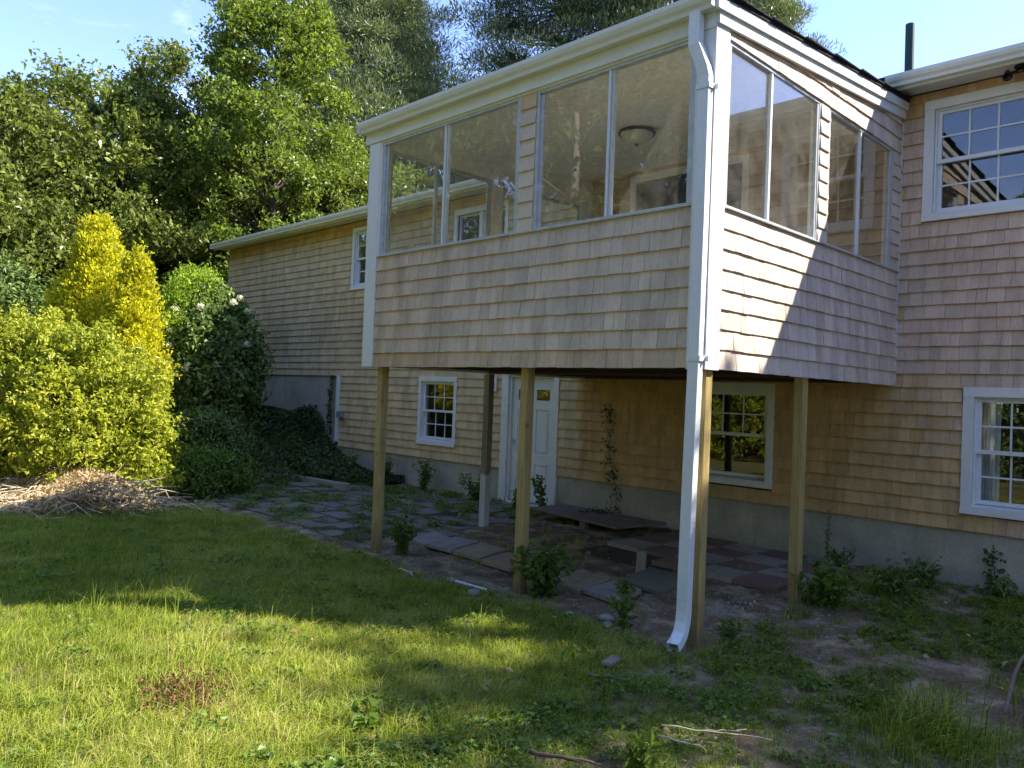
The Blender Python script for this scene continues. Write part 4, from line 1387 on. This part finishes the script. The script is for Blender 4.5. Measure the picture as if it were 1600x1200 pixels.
def vine(path, n, ls, label, seed, mat='ivy', spread=.06, name='climbing_vine'):
    rg = np.random.default_rng(seed)
    root = empty(name, path[0], label, 'vine')
    o0 = Vector(path[0]); pts = [Vector(p) - o0 for p in path]
    q = MB(); q.tube(pts, [.006 - .004 * k / len(pts) for k in range(len(pts))], 4, False); q.build('stem', M['twig_dark'], root)
    u = rg.uniform(0, len(pts) - 1.001, n)
    C = np.array([pts[int(v)].lerp(pts[int(v) + 1], v - int(v)) for v in u]) + rg.normal(0, 1, (n, 3)) * np.array([spread, .012, spread * .6])
    C[:, 1] -= .03
    link(bpy.data.objects.new('foliage', leaves('foliage', C, unit(rg.normal(size=C.shape) * .5 + np.array([0, -1.0, .3])), ls * rg.uniform(.6, 1.3, n), .8, M[mat], rg=rg)), root)


vine([(-3.72, -.03, .0), (-3.75, -.03, .5), (-3.9, -.03, 1.0), (-3.88, -.03, 1.4), (-3.92, -.03, 1.7)], 150, .045, 'dead looking vine climbing the orange shingles under the porch', 51)
vine([(-11.35, -.03, .8), (-11.4, -.03, 1.3), (-11.38, -.03, 1.7), (-11.34, -.03, 2.04)], 170, .06, 'ivy strand climbing the tall concrete beside the white vertical trim', 52, spread=.05)
vine([(1.05, -.03, .0), (1.03, -.03, .22), (1.0, -.03, .42)], 60, .05, 'small creeper on the foundation below the lower right window', 53, spread=.05)


def weed(loc, h, r, n, ls, label, seed, mat='weed', stems=7, group='leafy weeds around the porch', name='weed', cat='weed', aspect=.55):
    rg = np.random.default_rng(seed)
    root = empty(name, loc, label, cat, group)
    q = MB(); C = []
    for k in range(stems):
        a = rg.random() * 6.28; rr = r * rg.uniform(.2, 1); hh = h * rg.uniform(.55, 1)
        p = [Vector((0, 0, -.02)), Vector((rr * .35 * math.cos(a), rr * .35 * math.sin(a), hh * .55)), Vector((rr * math.cos(a), rr * math.sin(a), hh))]
        q.tube(p, [.005, .004, .002], 4, False)
        m_ = n // stems
        for u in np.linspace(.25, 2, m_):
            i_ = min(int(u), 1); C.append(p[i_].lerp(p[i_ + 1], u - i_))
    C = np.array(C) + rg.normal(0, ls * .45, (len(C), 3)); C[:, 2] = np.maximum(C[:, 2], .005)
    q.build('stem', M['stem'], root)
    link(bpy.data.objects.new('foliage', leaves('foliage', C, unit(rg.normal(size=C.shape) * .6 + np.array([0, 0, 1.0])), ls * rg.uniform(.6, 1.3, len(C)), aspect, M[mat], droop=.2, rg=rg)), root)
    return root


weed(at_g(-1.72, -3.72), .46, .36, 620, .075, 'big leafy weed clump at the foot of the middle front post', 61, stems=22)
weed(at_g(-4.02, -3.62), .42, .20, 420, .06, 'bright bushy weed right of the left front post', 62, stems=16)
weed(at_g(.22, -2.05), .36, .34, 480, .085, 'broad leafed weed clump right of the back right post', 63, stems=20, mat='weed')
weed(at_g(.48, -1.25), .32, .26, 300, .06, 'grey green weed between the back right post and the foundation', 64, stems=14, mat='dkshrub')
weed(at_g(-7.75, -.35), .62, .24, 420, .06, 'pointed weed standing against the foundation below the lower left window', 65, stems=14)
weed(at_g(-8.85, -.35), .62, .16, 260, .06, 'tall thin weed at the foundation left of the lower left window', 66, stems=9, mat='dkshrub')
weed(at_g(-9.9, -.5), .55, .3, 300, .07, 'dark weed at the foundation below the grey utility box', 67, stems=12, mat='dkshrub')
weed(at_g(-6.1, -.6), .5, .3, 300, .07, 'dark weed clump before the left side of the entry door', 68, stems=12, mat='dkshrub')
weed(at_g(-4.85, -.35), .62, .18, 130, .09, 'slender weed leaning on the right casing of the entry door', 69, stems=4, mat='weed')
weed(at_g(-5.35, -.45), .36, .16, 90, .08, 'short slender weed in front of the entry door', 70, stems=4, mat='weed')
weed(at_g(-.6, -.18), .66, .05, 60, .04, 'thin upright stem weed at the wall behind the back right post', 71, stems=2, mat='dkshrub')
weed(at_g(-1.15, -3.25), .22, .10, 80, .06, 'small yellow green weed on the edge of the pale slab', 72, stems=5)
weed(at_g(.10, -3.55), .22, .14, 110, .055, 'small weed just right of the corner post foot', 73, stems=7)
weed(at_g(-.55, -4.05), .34, .12, 110, .06, 'upright weed left of the downspout outlet', 74, stems=6)
weed(at_g(1.02, -6.02), .20, .10, 60, .07, 'lime green seedling in the lower middle foreground', 75, stems=4)
weed(at_g(-.12, -6.75), .16, .10, 60, .07, 'low light green seedling in the sunlit grass edge', 76, stems=4)
weed(at_g(1.12, -.35), .25, .28, 240, .06, 'dark low weeds along the foundation under the lower right window', 77, stems=12, mat='dkshrub')
weed(at_g(.55, -.45), .28, .30, 260, .055, 'low weeds along the foundation left of the lower right window', 78, stems=12, mat='dkshrub')
weed(at_g(-3.9, -.35), .22, .3, 200, .06, 'ivy tuft at the foundation foot beside the wide board', 79, stems=12, mat='ivy')
weed(at_g(-.3, -.5), .26, .22, 200, .055, 'reddish dark weed tuft at the end of the red pavers', 80, stems=10, mat='dkshrub')

# brush pile of cut dry twigs at the left
rg = np.random.default_rng(90)
q = MB()
for k in range(2300):
    x = rg.uniform(-11.0, -7.7); y = -6.0 + .55 * (-(x + 9.1)) * .5 + rg.normal(0, .75)
    if x > -8.25 and y > -6.9 and rg.random() < .6: continue
    hm = max(.05, .42 * math.exp(-((y + 5.45) / .8) ** 2) * min(1, (x + 11.5) / 1.5))
    z = hz(x, y) + rg.uniform(0, hm); L = rg.uniform(.15, .7); a = rg.normal(.5, .9); s = rg.normal(0, .16)
    p0 = Vector((x, y, z)); dv = Vector((math.cos(a) * L, math.sin(a) * L, s * L))
    mdl = p0 + dv * .5 + Vector((rg.normal(0, .05), rg.normal(0, .05), rg.normal(.03, .05)))
    e = p0 + dv; e.z = max(e.z, hz(e.x, e.y) + .01)
    r0 = rg.uniform(.002, .008)
    q.tube([p0, mdl, e], [r0, r0 * .8, r0 * .4], 4, False)
bpile = q.build('twigs', M['twig'], None)
broot = empty('brush_pile', (0, 0, 0), 'heap of dry tan twigs and dead grass at the foot of the sunlit shrubs', 'brush pile')
bpile.parent = broot; bpile['kind'] = 'stuff'
n = 15000
x = rg.uniform(-11.0, -7.6, n); y = -5.75 - .25 * (x + 9.1) + rg.normal(0, .6, n)
hm = .5 * np.exp(-((y + 5.4) / .8) ** 2)
C = np.stack([x, y, hgt(x, y) + rg.random(n) * hm + .02], 1)
dl = bpy.data.objects.new('dry_leaves', leaves('dry_leaves', C, unit(rg.normal(size=C.shape)), .085 * rg.uniform(.4, 1.4, n), .3, M['deadleaf'], rg=rg)); link(dl, broot); dl['kind'] = 'stuff'
q = MB(); q.tube([(-8.9, -6.75, .14), (-8.3, -6.1, .17), (-7.75, -5.35, .2)], [.035, .03, .02], 7)
tag(q.build('fallen_branch', M['twig_dark'], None, True), 'thick dark branch lying along the front of the brush pile', 'branch')

# dead brown leaf clump in the lawn
cl = empty('dead_clump', at_g(-.95, -7.35), 'clump of shrivelled brown dead leaves in the sunny grass', 'dead leaves')
n = 800; C = rg.normal(0, 1, (n, 3)) * np.array([.13, .12, .05]); C[:, 2] = np.abs(C[:, 2]) + .03
link(bpy.data.objects.new('dry_leaf_mass', leaves('dry_leaf_mass', C, unit(rg.normal(size=C.shape)), .036 * rg.uniform(.5, 1.3, n), .35, M['deadbrown'], fold=.35, droop=.4, rg=rg)), cl)
cl.children[0]['kind'] = 'stuff'

# stones, sticks and scraps
smeshes = []
for v in range(5):
    r = np.random.default_rng(v)
    q = MB(); prof = [(0.0, -.3)] + [(.5 * math.cos(a) * (1 + r.normal(0, .06)), .33 * math.sin(a)) for a in np.linspace(-1.2, 1.35, 6)] + [(0.0, .33)]
    q.lathe(prof, sides=9); me = q.mesh('stone', M['stone'], True)
    for vv in me.vertices: vv.co.x *= 1 + r.normal(0, .07); vv.co.y *= .8 + r.normal(0, .07)
    smeshes.append(me)
ST = [((-2.72, -3.98), .12, 'rounded pale stone on soil left of the middle post'), ((-2.12, -4.22), .15, 'larger pale stone in front of the white plastic strip'),
      ((-2.38, -2.75), .10, 'stone on soil behind the middle front post'), ((-2.6, -2.0), .08, 'flat stone on the soil in front of the wide board'),
      ((-1.12, -4.05), .11, 'grey stone in the grass edge before the pale slab'), ((-.86, -3.88), .14, 'flat pale stone below the pale slab corner'),
      ((-.75, -4.0), .10, 'chalky stone right of the flat pale stone'), ((.62, -2.75), .05, 'small white stone on bare soil right of the back post'),
      ((.02, -6.1), .07, 'tan stone in the shaded grass of the middle foreground'), ((-.55, -5.75), .07, 'tan stone at the edge of the sunlit grass'),
      ((-2.05, -2.95), .06, 'small rounded pebble beside the tan slab'), ((-1.45, -4.2), .09, 'half buried stone under the big weed clump')]
for k, ((x, y), s, lb) in enumerate(ST):
    o = bpy.data.objects.new('stone', smeshes[k % 5]); o.location = (x, y, hz(x, y) + s * .18); o.scale = (s, s, s * .75); o.rotation_euler = (0, 0, k * 1.3); link(o)
    tag(o, lb, 'stone', 'stones lying on the soil and grass')
n = 700   # gravel crumbs
rg = np.random.default_rng(99)
x = rg.uniform(-3.6, .8, n); y = rg.uniform(-4.3, -1.2, n); s = rg.uniform(.003, .013, n) * np.where(rg.random(n) < .06, 1.8, 1)
x[:140] = rg.normal(-.35, .28, 140); y[:140] = rg.normal(-2.75, .14, 140)
V8 = np.array([(-1, -1, -.5), (1, -.8, -.5), (.8, 1, -.5), (-.9, .8, -.5), (-.6, -.7, .6), (.7, -.5, .5), (.5, .6, .7), (-.6, .5, .5)])
F6 = np.array([(0, 3, 2, 1), (4, 5, 6, 7), (0, 1, 5, 4), (1, 2, 6, 5), (2, 3, 7, 6), (3, 0, 4, 7)])
n2 = 3600
x = np.concatenate([x, rg.uniform(-1.2, 2.6, n2)]); y = np.concatenate([y, rg.uniform(-6.4, -.6, n2)]); s = np.concatenate([s, rg.uniform(.002, .008, n2)]); n += n2
Vv = (V8[None] * s[:, None, None] + np.stack([x, y, hgt(x, y) + s * .3], 1)[:, None]).reshape(-1, 3)
Ff = (F6[None] + 8 * np.arange(n)[:, None, None]).reshape(-1, 4)
tag(link(bpy.data.objects.new('gravel', np_mesh('gravel', Vv, Ff, M['stone']))), 'loose gravel and rubble crumbs on the bare soil under the porch', 'gravel', kind='stuff')


def stick(a, b, r, label, mat='twig', bow=.02):
    q = MB(); z0, z1 = hz(*a) + .05, hz(*b) + .05
    md = ((a[0] + b[0]) / 2 + bow, (a[1] + b[1]) / 2 - bow, (z0 + z1) / 2 + .02)
    A, B = Vector((a[0], a[1], z0)), Vector((b[0], b[1], z1)); rs_ = random.Random(a[0]); pl = []
    for k in range(8):
        p = A.lerp(B, k / 7); w = math.sin(math.pi * k / 7)
        pl.append(p + Vector((w * bow + rs_.gauss(0, .008), -w * bow + rs_.gauss(0, .008), w * .015 + rs_.gauss(0, .004))))
    q.tube(pl, [r * (1 - .07 * k) * rs_.uniform(.8, 1.15) for k in range(8)], 6)
    q.tube([pl[4], pl[4] + (B - A).normalized() * .07 + Vector((.03, -.04, .02))], [r * .5, r * .3], 4)
    tag(q.build('stick', M[mat], None, True), label, 'stick', 'sticks lying in the foreground grass')


stick((.78, -5.48), (1.22, -5.1), .005, 'long pale stick lying flat in the right foreground')
stick((.92, -5.30), (1.08, -5.1), .004, 'short pale stick crossing the long one')
stick((.85, -5.65), (1.1, -5.55), .005, 'thin stick below the long pale stick')
stick((.62, -6.35), (.95, -6.2), .011, 'grey stick at the bottom middle by the seedling', 'twig_dark')
stick((-.02, -5.12), (.2, -5.0), .01, 'greyish stick below the downspout outlet', 'oldboard')
stick((-3.35, -4.15), (-3.05, -4.2), .009, 'pale stick on soil between the left posts')
q = MB(); q.box(-.19, .19, -.012, .012, 0, .012); o = q.build('plastic_strip', M['white_clean'], None); o.location = at_g(-2.3, -4.1, .05); o.rotation_euler = (0, .03, .12)
tag(o, 'thin white plastic strip on the soil left of the middle post', 'plastic strip')
q = MB(); q.box(-.11, .11, -.035, .035, 0, .02); o = q.build('wood_scrap', M['weathered'], None); o.location = at_g(-.13, -4.75, .05); o.rotation_euler = (.05, .1, 1.9)
tag(o, 'grey wood scrap in the grass in front of the downspout', 'wood scrap')
q = MB(); q.tube([(1.98, -3.7, .03), (1.92, -3.3, .05), (1.86, -2.95, .05), (1.82, -2.6, .06), (1.79, -2.2, .05), (1.76, -1.8, .04)], [.008, .013, .012, .014, .012, .008], 7)
tag(q.build('log', M['oldboard'], None, True), 'weathered grey log at the right picture edge', 'log')

# ------------------------------------------------------------------ grass
src = bpy.data.collections.new('grass_tufts')


def tuft(name, n, r, h, w, lean, seed, seedhead=False):
    rg = np.random.default_rng(seed)
    a = rg.random(n) * 6.283; rr = r * np.sqrt(rg.random(n))
    base = np.stack([rr * np.cos(a), rr * np.sin(a), np.full(n, -.01)], 1)
    hh = h * rg.uniform(.45, 1.15, n); la = rg.random(n) * 6.283; ll = lean * hh * rg.uniform(.2, 1.3, n)
    dv = np.stack([np.cos(la), np.sin(la), np.zeros(n)], 1)
    sd = np.stack([-np.sin(la + .6), np.cos(la + .6), np.zeros(n)], 1) * (w * rg.uniform(.7, 1.3, n))[:, None]
    p1_ = base + dv * (ll * .25)[:, None] + np.array([0, 0, 1.0]) * (hh * .55)[:, None]
    p2_ = base + dv * ll[:, None] + np.array([0, 0, 1.0]) * (hh * (1 - .25 * lean))[:, None]
    V = np.stack([base - sd, base + sd, p1_ + sd * .8, p1_ - sd * .8, p2_ + sd * .12, p2_ - sd * .12], 1).reshape(-1, 3)
    i6 = 6 * np.arange(n)[:, None]
    F = np.concatenate([i6 + np.array([0, 1, 2, 3]), i6 + np.array([3, 2, 4, 5])])
    rnd = rg.random(n) ** 1.2; rnd[rg.random(n) < .06] = 1.0
    me = np_mesh(name, V, F, M['grass'], False, {'rnd': np.concatenate([rnd, rnd])})
    o = bpy.data.objects.new(name, me); src.objects.link(o); return o


tufts = [tuft('grass_tuft', 34, .055, .075, .0016, .8, k) for k in range(3)] + \
        [tuft('grass_tuft', 22, .06, .11, .0019, 1.0, 10 + k) for k in range(2)] + \
        [tuft('grass_tuft', 7, .05, .22, .0016, .9, 20), tuft('grass_tuft', 30, .06, .045, .0018, 1.0, 21)]

def rosette(name, n, r, ls, seed):
    rg = np.random.default_rng(seed); a = rg.random(n) * 6.283; rr = r * np.sqrt(rg.random(n))
    C = np.stack([rr * np.cos(a), rr * np.sin(a), rg.uniform(.015, .065, n)], 1)
    me = leaves(name, C, unit(rg.normal(size=C.shape) * .35 + np.array([0, 0, 1.0])), ls * rg.uniform(.6, 1.3, n), .75, M['weed'], fold=.12, droop=.15, rg=rg)
    o = bpy.data.objects.new(name, me); src.objects.link(o)


rosette('ground_weed', 34, .09, .032, 41); rosette('ground_weed', 20, .08, .045, 42)
tufts.append(tuft('grass_tuft', 26, .07, .10, .0026, 1.3, 33))


def scatter(name, Pn, rz, sc, vi, tint, label):
    me = bpy.data.meshes.new(name); me.vertices.add(len(Pn)); me.vertices.foreach_set('co', np.ascontiguousarray(Pn, dtype=np.float32).ravel())
    for k, v, t in (('rz', rz, 'FLOAT'), ('sc', sc, 'FLOAT'), ('tint', tint, 'FLOAT')):
        a = me.attributes.new(k, t, 'POINT'); a.data.foreach_set('value', np.ascontiguousarray(v, dtype=np.float32))
    a = me.attributes.new('vi', 'INT', 'POINT'); a.data.foreach_set('value', np.ascontiguousarray(vi, dtype=np.int32))
    me.materials.append(M['grass'])
    o = link(bpy.data.objects.new(name, me)); tag(o, label, 'grass', kind='stuff')
    ng = bpy.data.node_groups.new('scatter_' + name, 'GeometryNodeTree')
    ng.interface.new_socket('Geometry', in_out='INPUT', socket_type='NodeSocketGeometry')
    ng.interface.new_socket('Geometry', in_out='OUTPUT', socket_type='NodeSocketGeometry')
    nd, lk = ng.nodes, ng.links
    gi, go = nd.new('NodeGroupInput'), nd.new('NodeGroupOutput')
    iop = nd.new('GeometryNodeInstanceOnPoints'); ci = nd.new('GeometryNodeCollectionInfo')
    ci.inputs['Collection'].default_value = src; ci.inputs['Separate Children'].default_value = True; ci.inputs['Reset Children'].default_value = True
    iop.inputs['Pick Instance'].default_value = True

    def na(nm, dt):
        q = nd.new('GeometryNodeInputNamedAttribute'); q.data_type = dt; q.inputs['Name'].default_value = nm
        return [s for s in q.outputs if s.name == 'Attribute' and s.enabled][0]
    cx = nd.new('ShaderNodeCombineXYZ'); lk.new(na('rz', 'FLOAT'), cx.inputs[2])
    er = nd.new('FunctionNodeEulerToRotation'); lk.new(cx.outputs[0], er.inputs[0])
    lk.new(gi.outputs[0], iop.inputs['Points']); lk.new(ci.outputs[0], iop.inputs['Instance'])
    lk.new(na('vi', 'INT'), iop.inputs['Instance Index']); lk.new(er.outputs[0], iop.inputs['Rotation'])
    cs_ = nd.new('ShaderNodeCombineXYZ'); s_ = na('sc', 'FLOAT')
    for k in range(3): lk.new(s_, cs_.inputs[k])
    lk.new(cs_.outputs[0], iop.inputs['Scale']); lk.new(iop.outputs[0], go.inputs[0])
    md = o.modifiers.new('scatter', 'NODES'); md.node_group = ng
    return o


rg = np.random.default_rng(123)
n = 74000
x = rg.uniform(-12, 4.5, n); y = rg.uniform(-9.6, -.1, n)
d = np.stack([x, y, np.zeros(n)], 1) - np.array(CAM); zc = d @ np.array(_f); xc = d @ np.array(_r) / zc; yc = d @ np.array(_u) / zc
keep = (zc > 1.5) & (np.abs(xc) < .72) & (yc > -.58)
dens = lawn_mask(x, y) * np.clip(7.5 / zc, .35, 1)
# grass growing in the patio joints and thin weeds under the porch edge
inpat = (x > -10.2) & (x < -4.7) & (y > -3.7) & (y < -.3)
dens = np.where(inpat, .10 + .30 * (np.sin(3 * x) * np.sin(4 * y + x) > .35), dens)
keep &= rg.random(n) < dens
x, y, zc = x[keep], y[keep], zc[keep]
n = len(x)
vi = rg.choice(10, n, p=[.20, .19, .18, .13, .11, .03, .10, .04, .015, .005])
lush = .5 + .5 * np.sin(1.3 * x + .7 * y + 1) * np.sin(1.1 * y - .5 * x + 2)
clump = .5 + .5 * np.sin(7.3 * x + 2.2 * np.sin(3.1 * y)) * np.sin(6.1 * y + 1.9 * np.sin(2.7 * x))
sc = rg.uniform(.7, 1.25, n) * (.75 + .3 * lush + .35 * clump)
edge = np.exp(-((y + 7.0 + .2 * (x + 3)) / .35) ** 2) * (x < -.5)
vi = np.where((rg.random(n) < .2 * edge), 5, vi)
right = smooth((x + .4) / 1.0)
sc *= (1 - .2 * right)
vi = np.where((right > .5) & (rg.random(n) < .6), rg.choice([6, 7, 8, 9, 3], n), vi)
ip = (x > -10.2) & (x < -4.7) & (y > -3.7) & (y < -.3)
vi = np.where(ip, rg.choice([6, 6, 8, 0], n), vi)
lg = np.exp(-(((x - 1.75) / .35) ** 2 + ((y + 3.9) / .9) ** 2)); sc *= 1 + 1.1 * lg; vi = np.where(lg > .3, rg.choice([3, 4, 5], n), vi)
patch = (np.sin(2.9 * x + 1.7 * y) * np.sin(2.1 * y - 1.3 * x + 1) > .45)
tint = np.clip(.3 * lush + rg.normal(.32, .2, n) + .25 * patch * (1 - right) - .3 * right, 0, 1)  # darker, greener on the right: the shade there is put into the blade colour
scatter('grass', np.stack([x, y, hgt(x, y)], 1), rg.random(n) * 6.28, sc, vi, tint, 'lawn of short green grass with longer seed stalks')
# fallen dry leaves on the lawn
n = 260
x = rg.uniform(-7, 2.2, n); y = rg.uniform(-7, -1, n)
C = np.stack([x, y, hgt(x, y) + .045], 1)
tag(link(bpy.data.objects.new('leaf_litter', leaves('leaf_litter', C, unit(rg.normal(size=C.shape) * .5 + np.array([0, 0, 1.0])), .05 * rg.uniform(.5, 1.4, n), .6, M['deadleaf'], rg=rg))), 'scattered dry leaves in the grass and on the soil', 'leaf litter', kind='stuff')
